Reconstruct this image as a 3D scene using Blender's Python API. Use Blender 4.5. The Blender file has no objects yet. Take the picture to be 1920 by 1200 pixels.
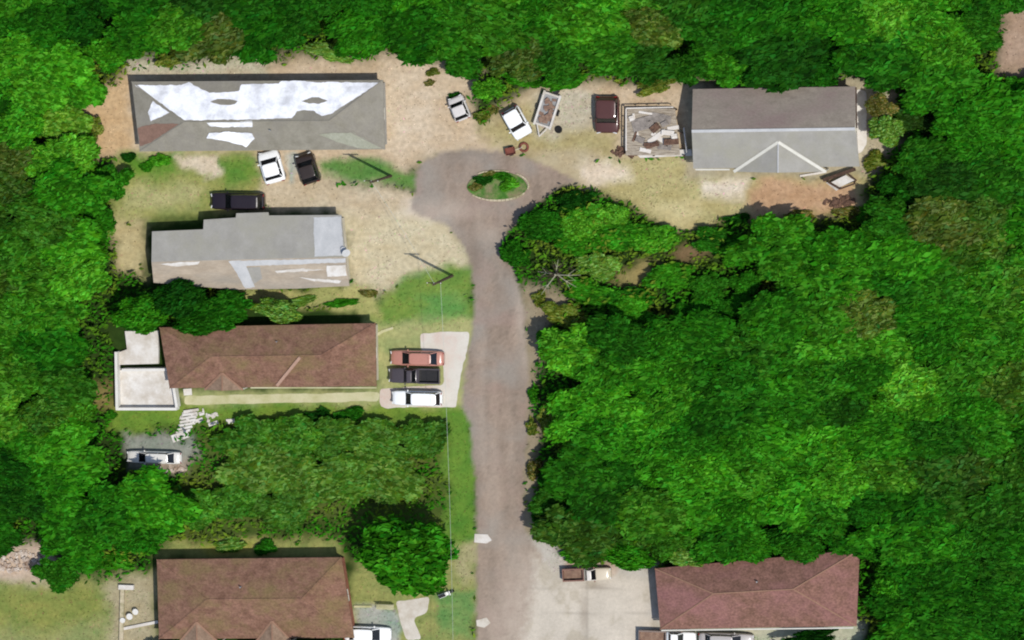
import bpy, bmesh, math, random
import numpy as np
from mathutils import Vector, Matrix

random.seed(7)
rng = np.random.default_rng(11)
S = bpy.context.scene
COL = S.collection

# ------------------------------------------------------------------ camera
PXM = 18.0                      # photo pixels per metre on the ground
CAM = Vector((73.0, 42.0, 380.0))
DIST = CAM.length
AZ = CAM.normalized()
AY = (Vector((0, 1, 0)) - AZ * AZ.y).normalized()
AX = AY.cross(AZ)
cam_data = bpy.data.cameras.new("camera")
cam_data.sensor_width = 36.0
cam_data.lens = 36.0 * PXM * DIST / 1920.0
cam_data.clip_start = 1.0
cam_data.clip_end = 5000.0
cam = bpy.data.objects.new("camera", cam_data)
COL.objects.link(cam)
cam.matrix_world = Matrix(((AX.x, AY.x, AZ.x, CAM.x), (AX.y, AY.y, AZ.y, CAM.y), (AX.z, AY.z, AZ.z, CAM.z), (0, 0, 0, 1)))
S.camera = cam

# ------------------------------------------------------------------ light
SUN_EL = math.radians(62.0)
SUN_DIR = Vector((math.cos(SUN_EL) * 0.90, -math.cos(SUN_EL) * 0.436, math.sin(SUN_EL)))
w = bpy.data.worlds.new("World")
S.world = w
w.use_nodes = True
nt = w.node_tree
bg = nt.nodes["Background"]
sky = nt.nodes.new("ShaderNodeTexSky")
sky.sky_type = 'NISHITA'
sky.sun_disc = False
sky.sun_elevation = SUN_EL
sky.sun_rotation = math.radians(115.8)
nt.links.new(sky.outputs[0], bg.inputs[0])
bg.inputs[1].default_value = 0.145
sl = bpy.data.lights.new("sun", 'SUN')
sl.energy = 3.85
sl.angle = math.radians(0.6)
sl.color = (1.0, 0.965, 0.91)
so = bpy.data.objects.new("sun", sl)
COL.objects.link(so)
so.rotation_euler = SUN_DIR.to_track_quat('Z', 'Y').to_euler()
so.location = (20, -10, 60)
S.view_settings.view_transform = 'Standard'
S.view_settings.look = 'None'
S.view_settings.exposure = 0.0
S.view_settings.gamma = 1.0
S.cycles.pixel_filter_type = 'BLACKMAN_HARRIS'
S.cycles.filter_width = 2.0
S.cycles.max_bounces = 6
S.cycles.transparent_max_bounces = 4

# ------------------------------------------------------------------ helpers
def ray(px, py):
    return AX * ((px - 960.0) / (PXM * DIST)) + AY * ((600.0 - py) / (PXM * DIST)) - AZ

def P(px, py, z=0.0):
    """The point at height z seen at photo pixel (px, py)."""
    r = ray(px, py)
    t = (z - CAM.z) / r.z
    return CAM + r * t

def Pp(px, py, plane, off=0.0):
    """The point of a plane (point, normal) seen at a photo pixel, lifted by off along the normal."""
    p0, n = plane
    r = ray(px, py)
    t = (p0 - CAM).dot(n) / r.dot(n)
    return CAM + r * t + n * off

def plane3(a, b, c):
    n = (b - a).cross(c - a).normalized()
    if n.z < 0:
        n = -n
    return (a, n)

cam_np = np.array(CAM); ax_np = np.array(AX); ay_np = np.array(AY); az_np = np.array(AZ)
def to_px(pts):
    v = pts - cam_np
    d = -(v @ az_np)
    return 960.0 + PXM * DIST * (v @ ax_np) / d, 600.0 - PXM * DIST * (v @ ay_np) / d

def lin(c, k=1.0):
    return tuple((((v / 255.0 + 0.055) / 1.055) ** 2.4 if v > 10 else v / 255.0 / 12.92) * k for v in c[:3])

ALB = 1 / 1.42
def alb(c):
    r = lin(c, ALB)
    return tuple(min(v, 0.85) for v in r)

def vnoise(x, y, seed):
    """smooth value noise in 0..1"""
    g = np.random.default_rng(seed).random((256, 256))
    xi = np.floor(x).astype(int); yi = np.floor(y).astype(int)
    fx = x - xi; fy = y - yi
    fx = fx * fx * (3 - 2 * fx); fy = fy * fy * (3 - 2 * fy)
    a = g[xi % 256, yi % 256]; b = g[(xi + 1) % 256, yi % 256]
    c = g[xi % 256, (yi + 1) % 256]; d = g[(xi + 1) % 256, (yi + 1) % 256]
    return (a * (1 - fx) + b * fx) * (1 - fy) + (c * (1 - fx) + d * fx) * fy

def fbm(x, y, seed, o=4):
    s = 0; a = 0.5; t = 0
    for i in range(o):
        s = s + a * vnoise(x * 2 ** i, y * 2 ** i, seed + i); t += a; a *= 0.55
    return s / t

def poly_sd(px, py, poly):
    """signed distance to a polygon, positive inside"""
    n = len(poly)
    dmin = np.full(px.shape, 1e9); inside = np.zeros(px.shape, bool)
    for i in range(n):
        x0, y0 = poly[i]; x1, y1 = poly[(i + 1) % n]
        ex, ey = x1 - x0, y1 - y0
        L = ex * ex + ey * ey + 1e-9
        t = np.clip(((px - x0) * ex + (py - y0) * ey) / L, 0, 1)
        dmin = np.minimum(dmin, np.hypot(px - x0 - t * ex, py - y0 - t * ey))
        cond = ((y0 > py) != (y1 > py)) & (px < (x1 - x0) * (py - y0) / ((y1 - y0) if abs(y1 - y0) > 1e-9 else 1e-9) + x0)
        inside ^= cond
    return np.where(inside, dmin, -dmin)

# ------------------------------------------------------------------ materials
def new_mat(name):
    m = bpy.data.materials.new(name)
    m.use_nodes = True
    return m, m.node_tree, m.node_tree.nodes["Principled BSDF"]

def noise_mat(name, c1, c2, scale=3.0, rough=0.85, c3=None, scale3=0.4, stretch=(1, 1, 1), bump=0.0, metallic=0.0, detail=6.0, lo=0.35, hi=0.65, spec=0.3, fine=None, raw=False):
    m, t, b = new_mat(name)
    N, L = t.nodes, t.links
    geo = N.new("ShaderNodeNewGeometry")
    mp = N.new("ShaderNodeMapping")
    mp.inputs["Scale"].default_value = stretch
    L.new(geo.outputs["Position"], mp.inputs[0])
    A = (lambda c: c) if raw else alb
    def layer(sc, det, lo_, hi_):
        n = N.new("ShaderNodeTexNoise")
        n.inputs["Scale"].default_value = sc; n.inputs["Detail"].default_value = det
        n.inputs["Roughness"].default_value = 0.65
        L.new(mp.outputs[0], n.inputs["Vector"])
        r = N.new("ShaderNodeMapRange")
        r.inputs["From Min"].default_value = lo_; r.inputs["From Max"].default_value = hi_
        L.new(n.outputs[0], r.inputs[0])
        return n, r
    n1, r1 = layer(scale, detail, lo, hi)
    mix = N.new("ShaderNodeMix"); mix.data_type = 'RGBA'
    mix.inputs[6].default_value = (*A(c1), 1); mix.inputs[7].default_value = (*A(c2), 1)
    L.new(r1.outputs[0], mix.inputs[0])
    out = mix.outputs[2]
    if c3 is not None:
        n3, r3 = layer(scale3, 4, 0.45, 0.68)
        mix3 = N.new("ShaderNodeMix"); mix3.data_type = 'RGBA'
        L.new(out, mix3.inputs[6]); mix3.inputs[7].default_value = (*A(c3), 1)
        L.new(r3.outputs[0], mix3.inputs[0])
        out = mix3.outputs[2]
    if fine:
        n4, r4 = layer(fine[0], 3, 0.3, 0.7)
        r4.inputs["To Min"].default_value = 1 - fine[1]; r4.inputs["To Max"].default_value = 1 + fine[1]
        hs = N.new("ShaderNodeHueSaturation")
        L.new(out, hs.inputs["Color"]); L.new(r4.outputs[0], hs.inputs["Value"])
        out = hs.outputs[0]
    L.new(out, b.inputs["Base Color"])
    b.inputs["Roughness"].default_value = rough
    b.inputs["Metallic"].default_value = metallic
    b.inputs["Specular IOR Level"].default_value = spec
    if bump:
        bp = N.new("ShaderNodeBump"); bp.inputs["Strength"].default_value = bump; bp.inputs["Distance"].default_value = 0.05
        L.new(n1.outputs[0], bp.inputs["Height"]); L.new(bp.outputs[0], b.inputs["Normal"])
    return m

def paint_mat(name, c, rough=0.3, coat=0.5):
    m = noise_mat(name, tuple(v * 0.96 for v in c), c, scale=6, rough=rough, spec=0.4)
    m.node_tree.nodes["Principled BSDF"].inputs["Coat Weight"].default_value = coat
    m.node_tree.nodes["Principled BSDF"].inputs["Coat Roughness"].default_value = 0.15
    return m

M = {}
M['road'] = noise_mat("road_asphalt", (143, 126, 110), (168, 150, 134), scale=0.5, rough=0.95, c3=(176, 156, 138), scale3=0.16, stretch=(1.6, 0.5, 1), fine=(9, 0.10), bump=0.2, lo=0.3, hi=0.7)
M['concrete'] = noise_mat("pale_concrete", (208, 198, 180), (228, 220, 205), scale=0.8, rough=0.9, c3=(188, 172, 150), scale3=0.35, fine=(12, 0.06))
M['pad'] = noise_mat("drive_concrete", (222, 214, 198), (232, 226, 212), scale=1.2, rough=0.9, c3=(214, 186, 168), scale3=0.3, fine=(12, 0.05))
M['walk'] = noise_mat("walk_concrete", (208, 204, 160), (224, 214, 176), scale=1.0, rough=0.9, c3=(186, 184, 130), scale3=0.5, fine=(10, 0.06))
M['white_slab'] = noise_mat("white_concrete", (226, 218, 206), (240, 236, 228), scale=1.3, rough=0.85, c3=(206, 196, 180), scale3=0.6, fine=(10, 0.05))
M['white_wall'] = noise_mat("white_render", (232, 228, 216), (244, 240, 232), scale=1.0, rough=0.8, fine=(6, 0.05))
M['cream_wall'] = noise_mat("cream_render", (214, 204, 178), (228, 218, 196), scale=1.0, rough=0.85, fine=(6, 0.06))
M['brick_wall'] = noise_mat("brick_wall", (150, 92, 72), (176, 116, 92), scale=2.0, rough=0.9, fine=(8, 0.1))
M['grey_wall'] = noise_mat("grey_siding", (170, 168, 160), (190, 188, 180), scale=1.0, rough=0.85, fine=(6, 0.06))
M['brown_roof'] = noise_mat("brown_shingle", (120, 87, 69), (152, 114, 94), scale=1.1, rough=0.95, c3=(134, 112, 76), scale3=0.3, stretch=(1, 1.3, 1), fine=(4, 0.26), bump=0.35)
M['plum_roof'] = noise_mat("plum_shingle", (120, 88, 72), (148, 108, 93), scale=1.0, rough=0.95, c3=(154, 108, 102), scale3=0.17, stretch=(1, 1.3, 1), fine=(4, 0.26), bump=0.35)
M['porch_roof'] = noise_mat("porch_shingle", (136, 112, 92), (158, 132, 110), scale=1.2, rough=0.95, fine=(4, 0.2))
M['streak'] = noise_mat("pale_board", (186, 148, 126), (204, 166, 142), scale=2.0, rough=0.9)
M['brown_cap'] = noise_mat("shingle_cap", (152, 116, 94), (164, 128, 104), scale=2.0, rough=0.95)
M['grey_roof'] = noise_mat("grey_shingle", (142, 136, 120), (160, 154, 138), scale=0.9, rough=0.95, c3=(150, 144, 132), scale3=0.3, fine=(5, 0.08), bump=0.2)
M['blue_roof'] = noise_mat("grey_sheet_roof", (162, 158, 148), (176, 172, 162), scale=0.7, rough=0.9, c3=(168, 164, 148), scale3=0.25, fine=(6, 0.05), bump=0.1)
M['beige_roof'] = noise_mat("weathered_beige_roof", (176, 160, 138), (198, 182, 160), scale=1.0, rough=0.95, c3=(168, 158, 142), scale3=0.3, stretch=(0.5, 1.5, 1), fine=(5, 0.1), bump=0.2)
M['pale_roof'] = noise_mat("pale_grey_sheet", (196, 196, 194), (212, 211, 208), scale=1.0, rough=0.8, fine=(6, 0.05))
M['white_tarp'] = noise_mat("white_roof_coating", (.80, .80, .82), (.84, .84, .84), scale=0.7, rough=0.8, c3=(.52, .52, .53), scale3=0.55, fine=(6, 0.06), raw=True)
M['greenish_grey'] = noise_mat("mossy_patch", (162, 162, 140), (178, 178, 158), scale=1.5, rough=0.95, fine=(6, 0.07))
M['lilac_roof'] = noise_mat("weathered_shingle", (140, 129, 116), (160, 149, 134), scale=1.0, rough=0.95, c3=(142, 124, 116), scale3=0.25, stretch=(0.8, 1.4, 1), fine=(5, 0.12), bump=0.25)
M['rust_patch'] = noise_mat("rusty_patch", (138, 108, 92), (160, 126, 108), scale=2, rough=0.95, fine=(7, 0.12))
M['trim'] = noise_mat("white_trim", (222, 218, 202), (234, 230, 216), scale=2, rough=0.7)
M['wood'] = noise_mat("weathered_wood", (150, 136, 118), (196, 184, 164), scale=2.0, rough=0.95, stretch=(0.4, 4, 1), fine=(8, 0.15), lo=0.4, hi=0.6)
M['dark_wood'] = noise_mat("dark_wood", (70, 52, 42), (98, 76, 62), scale=3.0, rough=0.95, fine=(6, 0.15))
M['pole_wood'] = noise_mat("pole_wood", (78, 64, 50), (102, 86, 68), scale=3.0, rough=0.95)
M['grey_metal'] = noise_mat("grey_metal", (150, 150, 150), (180, 180, 178), scale=3, rough=0.5, metallic=0.3)
M['cable'] = noise_mat("aluminium_cable", (190, 195, 185), (205, 210, 200), scale=3, rough=0.6)
M['white_junk'] = noise_mat("white_boards", (226, 216, 202), (240, 234, 224), scale=2, rough=0.85, fine=(5, 0.06))
M['grey_junk'] = noise_mat("grey_sheeting", (132, 124, 116), (168, 158, 148), scale=2, rough=0.9, fine=(5, 0.12))
M['brown_junk'] = noise_mat("brown_scrap", (88, 66, 54), (128, 98, 80), scale=2.5, rough=0.9, fine=(5, 0.15))
M['red_junk'] = noise_mat("dark_red_paint", (110, 58, 46), (146, 82, 66), scale=3, rough=0.7)
M['black_rubber'] = noise_mat("black_rubber", (26, 26, 26), (40, 38, 36), scale=8, rough=0.85)
M['black_plastic'] = noise_mat("black_plastic", (30, 30, 32), (44, 42, 42), scale=6, rough=0.5)
M['rim'] = noise_mat("wheel_rim", (150, 150, 150), (176, 176, 176), scale=6, rough=0.4, metallic=0.6)
M['rust'] = noise_mat("rust_load", (132, 104, 88), (160, 132, 112), scale=2.5, rough=0.95, fine=(6, 0.15))
M['glass'] = noise_mat("dark_glass", (16, 18, 20), (28, 30, 32), scale=1.5, rough=0.08, spec=0.5)
M['house_glass'] = noise_mat("window_glass", (40, 48, 54), (60, 70, 78), scale=1.0, rough=0.08, spec=0.5)
M['headlight'] = noise_mat("headlight_glass", (220, 220, 214), (240, 240, 236), scale=5, rough=0.15)
M['taillight'] = noise_mat("red_lens", (130, 20, 18), (160, 30, 26), scale=5, rough=0.2)
M['kerb'] = noise_mat("kerb_stone", (196, 180, 150), (222, 208, 176), scale=2.5, rough=0.9, c3=(150, 146, 100), scale3=0.6)
M['rubble'] = noise_mat("pale_rubble", (200, 180, 160), (236, 224, 210), scale=1.8, rough=0.95, c3=(150, 120, 96), scale3=1.0, fine=(6, 0.1))
M['bark'] = noise_mat("bark", (84, 68, 52), (112, 92, 72), scale=4, rough=0.95, stretch=(1, 1, 0.3))
M['pale_bark'] = noise_mat("pale_dead_bark", (150, 148, 120), (176, 172, 146), scale=4, rough=0.95)
M['dark_bark'] = noise_mat("dark_bark", (50, 42, 30), (70, 60, 44), scale=4, rough=0.95)

def leaf_mat(name):
    m, t, b = new_mat(name)
    N, L = t.nodes, t.links
    oi = N.new("ShaderNodeObjectInfo")
    at = N.new("ShaderNodeAttribute"); at.attribute_name = "tint"
    mul = N.new("ShaderNodeMix"); mul.data_type = 'RGBA'; mul.blend_type = 'MULTIPLY'; mul.inputs[0].default_value = 1
    L.new(oi.outputs["Color"], mul.inputs[6]); L.new(at.outputs["Color"], mul.inputs[7])
    geo = N.new("ShaderNodeNewGeometry")
    n = N.new("ShaderNodeTexNoise"); n.inputs["Scale"].default_value = 0.55; n.inputs["Detail"].default_value = 4
    L.new(geo.outputs["Position"], n.inputs["Vector"])
    r = N.new("ShaderNodeMapRange"); r.inputs["From Min"].default_value = 0.3; r.inputs["From Max"].default_value = 0.7
    r.inputs["To Min"].default_value = 0.65; r.inputs["To Max"].default_value = 1.35
    L.new(n.outputs[0], r.inputs[0])
    hs = N.new("ShaderNodeHueSaturation")
    L.new(mul.outputs[2], hs.inputs["Color"]); L.new(r.outputs[0], hs.inputs["Value"])
    L.new(hs.outputs[0], b.inputs["Base Color"])
    b.inputs["Roughness"].default_value = 0.75
    b.inputs["Specular IOR Level"].default_value = 0.04
    tr = N.new("ShaderNodeBsdfTranslucent")
    L.new(hs.outputs[0], tr.inputs[0])
    mx = N.new("ShaderNodeMixShader"); mx.inputs[0].default_value = 0.14
    L.new(b.outputs[0], mx.inputs[1]); L.new(tr.outputs[0], mx.inputs[2])
    L.new(mx.outputs[0], N["Material Output"].inputs[0])
    return m
M['leaf'] = leaf_mat("leaves")

def vcol_mat(name, fine=(2.2, 0.16), fine2=(9, 0.09)):
    m, t, b = new_mat(name)
    N, L = t.nodes, t.links
    at = N.new("ShaderNodeAttribute"); at.attribute_name = "tint"
    geo = N.new("ShaderNodeNewGeometry")
    out = at.outputs["Color"]
    for sc, am in (fine, fine2):
        n = N.new("ShaderNodeTexNoise"); n.inputs["Scale"].default_value = sc; n.inputs["Detail"].default_value = 5
        L.new(geo.outputs["Position"], n.inputs["Vector"])
        r = N.new("ShaderNodeMapRange"); r.inputs["From Min"].default_value = 0.3; r.inputs["From Max"].default_value = 0.7
        r.inputs["To Min"].default_value = 1 - am; r.inputs["To Max"].default_value = 1 + am
        L.new(n.outputs[0], r.inputs[0])
        hs = N.new("ShaderNodeHueSaturation")
        L.new(out, hs.inputs["Color"]); L.new(r.outputs[0], hs.inputs["Value"])
        out = hs.outputs[0]
    L.new(out, b.inputs["Base Color"])
    b.inputs["Roughness"].default_value = 0.95
    b.inputs["Specular IOR Level"].default_value = 0.1
    return m
M['ground'] = vcol_mat("ground_soil_and_grass")
M['grass'] = vcol_mat("grass_blades", (3, 0.1), (9, 0.1))

# ------------------------------------------------------------------ object helpers
class MB:
    def __init__(s):
        s.v = []; s.f = []
    def add(s, verts, faces):
        o = len(s.v)
        s.v += [tuple(p) for p in verts]
        s.f += [tuple(i + o for i in f) for f in faces]
        return s
    def box(s, c, d, rz=0.0, tilt=0.0):
        hx, hy, hz = d[0] / 2, d[1] / 2, d[2] / 2
        ca, sa = math.cos(rz), math.sin(rz)
        vs = []
        for x, y, z in [(-1, -1, -1), (1, -1, -1), (1, 1, -1), (-1, 1, -1), (-1, -1, 1), (1, -1, 1), (1, 1, 1), (-1, 1, 1)]:
            X, Y, Z = x * hx, y * hy, z * hz
            if tilt:
                X, Z = X * math.cos(tilt) - Z * math.sin(tilt), X * math.sin(tilt) + Z * math.cos(tilt)
            vs.append((c[0] + X * ca - Y * sa, c[1] + X * sa + Y * ca, c[2] + Z))
        return s.add(vs, [(0, 3, 2, 1), (4, 5, 6, 7), (0, 1, 5, 4), (1, 2, 6, 5), (2, 3, 7, 6), (3, 0, 4, 7)])
    def beam(s, a, b, wd, h):
        """a rectangular bar from a to b"""
        a = Vector(a); b = Vector(b); d = (b - a)
        if d.length < 1e-6: return s
        u = d.normalized()
        side = u.cross(Vector((0, 0, 1)))
        side = side.normalized() if side.length > 1e-4 else Vector((1, 0, 0))
        up = side.cross(u)
        vs = []
        for p in (a, b):
            for i, j in ((-1, -1), (1, -1), (1, 1), (-1, 1)):
                vs.append(p + side * (i * wd / 2) + up * (j * h / 2))
        return s.add(vs, [(3, 2, 1, 0), (4, 5, 6, 7), (0, 1, 5, 4), (1, 2, 6, 5), (2, 3, 7, 6), (3, 0, 4, 7)])
    def tube(s, pts, rad, n=8, cap=True):
        pts = [Vector(p) for p in pts]
        if not hasattr(rad, '__len__'): rad = [rad] * len(pts)
        vs = []; fs = []
        for i, p in enumerate(pts):
            d = (pts[min(i + 1, len(pts) - 1)] - pts[max(i - 1, 0)]).normalized()
            a = d.cross(Vector((0, 0, 1)))
            a = a.normalized() if a.length > 1e-3 else Vector((1, 0, 0))
            b = d.cross(a)
            for k in range(n):
                t = 2 * math.pi * k / n
                vs.append(p + (a * math.cos(t) + b * math.sin(t)) * rad[i])
        for i in range(len(pts) - 1):
            for k in range(n):
                fs.append((i * n + k, i * n + (k + 1) % n, (i + 1) * n + (k + 1) % n, (i + 1) * n + k))
        if cap:
            fs.append(tuple(range(n - 1, -1, -1))); fs.append(tuple((len(pts) - 1) * n + k for k in range(n)))
        return s.add(vs, fs)
    def prism(s, top, depth):
        """a top polygon (3-D points, any slope) extruded straight down by depth"""
        top = [Vector(p) for p in top]
        area = sum(top[i].x * top[(i + 1) % len(top)].y - top[(i + 1) % len(top)].x * top[i].y for i in range(len(top)))
        if area < 0: top = top[::-1]
        n = len(top)
        bot = [p - Vector((0, 0, depth)) for p in top]
        fs = [tuple(range(n)), tuple(range(2 * n - 1, n - 1, -1))]
        fs += [(i, i + n, (i + 1) % n + n, (i + 1) % n) for i in range(n)]
        return s.add(top + bot, fs)
    def mesh(s, name, mat, origin=(0, 0, 0), smooth=False):
        me = bpy.data.meshes.new(name)
        o = Vector(origin)
        me.from_pydata([(p[0] - o.x, p[1] - o.y, p[2] - o.z) for p in s.v], [], s.f)
        me.materials.append(mat)
        if smooth:
            me.polygons.foreach_set("use_smooth", [True] * len(me.polygons))
        me.update()
        return me

ORG = {}
def link(o, parent=None):
    COL.objects.link(o)
    if parent is not None: o.parent = parent
    return o

def part(name, mb, mat, parent, local=False, smooth=False, label=None):
    """one mesh part; verts given in world space unless local"""
    org = Vector((0, 0, 0)) if local else ORG.get(parent.name, Vector((0, 0, 0)))
    o = bpy.data.objects.new(name, mb.mesh(name, mat, org, smooth))
    link(o, parent)
    ORG[o.name] = org
    if label: o["label"] = label
    return o

def thing(name, label, cat, loc, rz=0.0, group=None):
    o = bpy.data.objects.new(name, None)
    o.empty_display_size = 0.3
    COL.objects.link(o)
    o.location = loc; o.rotation_euler = (0, 0, rz)
    ORG[o.name] = Vector(loc)
    o["label"] = label; o["category"] = cat
    if group: o["group"] = group
    return o

def solo(name, mb, mat, label, cat, loc=(0, 0, 0), group=None, smooth=False):
    """a thing that is one mesh (world-space verts)"""
    o = bpy.data.objects.new(name, mb.mesh(name, mat, loc, smooth))
    COL.objects.link(o); o.location = loc
    ORG[o.name] = Vector(loc)
    o["label"] = label; o["category"] = cat
    if group: o["group"] = group
    return o

def struct(name, mb, mat, kind="structure"):
    o = bpy.data.objects.new(name, mb.mesh(name, mat))
    COL.objects.link(o); o["kind"] = kind
    return o

def rough_poly(pts, step=6.0, amp=3.0, seed=1):
    """densify a pixel polygon and roughen its edge"""
    out = []
    n = len(pts)
    for i in range(n):
        x0, y0 = pts[i]; x1, y1 = pts[(i + 1) % n]
        k = max(1, int(math.hypot(x1 - x0, y1 - y0) / step))
        for j in range(k):
            out.append((x0 + (x1 - x0) * j / k, y0 + (y1 - y0) * j / k))
    a = np.array(out)
    # smooth corners a little
    for _ in range(2):
        a = (np.roll(a, 1, 0) + 2 * a + np.roll(a, -1, 0)) / 4
    dx = (fbm(a[:, 0] / 22 + 3.3, a[:, 1] / 22, seed) - 0.5) * 2 * amp
    dy = (fbm(a[:, 0] / 22, a[:, 1] / 22 + 7.7, seed + 9) - 0.5) * 2 * amp
    a[:, 0] += dx; a[:, 1] += dy
    return [tuple(p) for p in a]

def flat_sheet(name, pts, z, mat, kind="structure"):
    bm = bmesh.new()
    vs = [bm.verts.new(P(x, y, z)) for x, y in pts]
    f = bm.faces.new(vs)
    bmesh.ops.triangulate(bm, faces=[f])
    bmesh.ops.recalc_face_normals(bm, faces=bm.faces)
    for f in bm.faces:
        if f.normal.z < 0: f.normal_flip()
    me = bpy.data.meshes.new(name); bm.to_mesh(me); bm.free()
    me.materials.append(mat)
    o = bpy.data.objects.new(name, me); COL.objects.link(o)
    if kind: o["kind"] = kind
    return o

# ------------------------------------------------------------------ ground
BASE = (44, 66, 22)
# polygon, colour in the photo's terms, feather (px), how much it counts as cleared of trees
ZONES = [
 ([(160,190),(235,128),(400,118),(600,104),(760,108),(880,125),(900,150),(880,190),(905,235),(960,190),(1000,160),(1110,150),(1300,150),(1290,300),(1100,310),(1000,290),(800,300),(740,330),(600,350),(480,400),(400,390),(250,310),(158,285)], (206,178,140), 22, 1),
 ([(150,170),(240,140),(245,290),(160,295)], (206,168,118), 22, 1),
 ([(235,112),(500,105),(500,140),(245,142)], (196,184,150), 20, 0.7),
 ([(720,120),(800,130),(800,290),(730,280)], (214,188,152), 26, 1),
 ([(900,235),(1010,180),(1150,250),(1160,310),(1000,292),(930,270)], (176,156,100), 25, 1),
 ([(1010,170),(1110,170),(1110,230),(1040,260),(1000,250)], (198,182,150), 20, 1),
 ([(225,290),(470,278),(490,340),(480,390),(390,402),(290,420),(205,430),(212,330)], (146,152,84), 20, 1),
 ([(240,292),(330,290),(320,322),(250,330)], (92,138,44), 16, 1),
 ([(410,300),(480,300),(480,335),(420,345)], (104,140,56), 14, 1),
 ([(240,350),(380,345),(360,385),(230,400)], (176,166,104), 20, 1),
 ([(325,294),(410,292),(424,318),(400,328),(340,315)], (218,196,162), 8, 1),
 ([(600,305),(700,300),(775,320),(783,350),(700,350),(610,325)], (98,138,66), 12, 1),
 ([(490,345),(620,338),(770,358),(890,385),(870,440),(700,430),(620,400),(500,390)], (202,178,140), 16, 1),
 ([(530,285),(552,285),(556,345),(540,350)], (178,182,168), 8, 1),
 ([(755,375),(830,368),(850,400),(790,425),(750,405)], (220,198,170), 22, 1),
 ([(640,400),(840,410),(885,470),(875,520),(800,545),(660,550)], (208,188,146), 22, 1),
 ([(775,515),(885,490),(892,600),(885,618),(690,612),(690,575)], (118,146,64), 16, 1),
 ([(790,555),(880,555),(880,615),(800,612)], (106, 150, 74), 14, 1),
 ([(205,400),(280,420),(270,520),(215,500)], (194,172,118), 18, 1),
 ([(440,540),(700,540),(720,590),(560,578),(450,568)], (172,164,92), 12, 1),
 ([(690,600),(890,600),(880,780),(700,770),(340,770),(335,728),(700,728)], (168,170,112), 14, 1),
 ([(205,755),(880,762),(890,800),(870,830),(640,825),(560,800),(450,790),(350,805),(210,815)], (112,142,52), 16, 1),
 ([(820,780),(890,770),(897,1060),(850,1060),(820,960)], (98,138,50), 14, 0.9),
 ([(360,800),(830,800),(830,1000),(640,985),(330,1005)], (84,100,42), 30, 0.25),
 ([(235,815),(360,820),(370,850),(345,880),(235,875)], (150,152,138), 12, 1),
 ([(270,865),(370,860),(350,885),(280,888)], (168,146,122), 10, 1),
 ([(-120,1085),(130,1082),(292,1075),(292,1290),(-120,1290)], (148, 146, 82), 22, 1),
 ([(-60,1110),(60,1100),(200,1090),(205,1150),(100,1190),(-60,1170)], (134, 142, 72), 26, 1),
 ([(-120,1020),(80,1022),(140,1060),(90,1092),(-120,1092)], (206,178,148), 16, 1),
 ([(205,1085),(292,1080),(292,1210),(205,1210)], (176,158,118), 16, 1),
 ([(330,1012),(640,1008),(640,1050),(300,1046)], (150,154,88), 14, 1),
 ([(385,1015),(480,1018),(478,1040),(390,1040)], (158,152,62), 10, 1),
 ([(655,1050),(895,1030),(895,1290),(655,1290)], (148,152,88), 14, 1),
 ([(668,1138),(745,1145),(748,1290),(668,1290)], (166,172,158), 10, 1),
 ([(820,1110),(885,1100),(888,1190),(830,1190)], (112,146,80), 12, 1),
 ([(860,1020),(892,1010),(892,1080),(860,1090)], (168,156,104), 12, 1),
 ([(1060,305),(1300,290),(1310,325),(1550,325),(1625,325),(1610,400),(1500,408),(1380,408),(1280,432),(1225,405),(1090,348)], (184,166,106), 16, 1),
 ([(1290,150),(1640,150),(1680,170),(1690,260),(1640,330),(1290,330)], (186,168,132), 18, 0.8),
 ([(990,280),(1120,285),(1120,345),(1060,345),(1000,310)], (190,168,126), 14, 1),
 ([(1075,310),(1150,305),(1180,330),(1100,342)], (230,206,174), 18, 1),
 ([(1320,340),(1400,335),(1400,368),(1320,372)], (226,206,176), 16, 1),
 ([(1420,335),(1600,342),(1600,398),(1400,405)], (196,154,112), 16, 1),
 ([(1225,380),(1330,375),(1300,425),(1250,425)], (202,182,124), 12, 1),
 ([(975,530),(1075,555),(1030,610),(1012,720),(1008,1000),(980,1010)], (158,138,104), 14, 0.8),
 ([(1150,505),(1225,488),(1240,515),(1190,532),(1150,530)], (156,136,78), 12, 0.9),
 ([(1255,472),(1320,455),(1350,475),(1290,492)], (128,100,62), 12, 0.8),
 ([(1395,585),(1480,575),(1500,600),(1420,610)], (104,86,40), 16, 0.3),
 ([(1872,20),(1990,10),(1990,140),(1880,140)], (178,146,116), 22, 1),
 ([(985,1000),(1070,1040),(1240,1060),(1250,1290),(960,1290)], (196,182,160), 14, 1),
 ([(1060,1050),(1150,1050),(1150,1075),(1060,1080)], (190,156,128), 10, 1),
 ([(1228,1170),(1620,1160),(1620,1290),(1228,1290)], (182,178,142), 12, 0.7),
 ([(130,725),(215,720),(210,765),(140,775)], (136,116,60), 18, 0.4),
]
def soil(c):
    return (c[0], c[1] + 6, c[2] + 13) if c[0] >= c[1] else c
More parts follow.
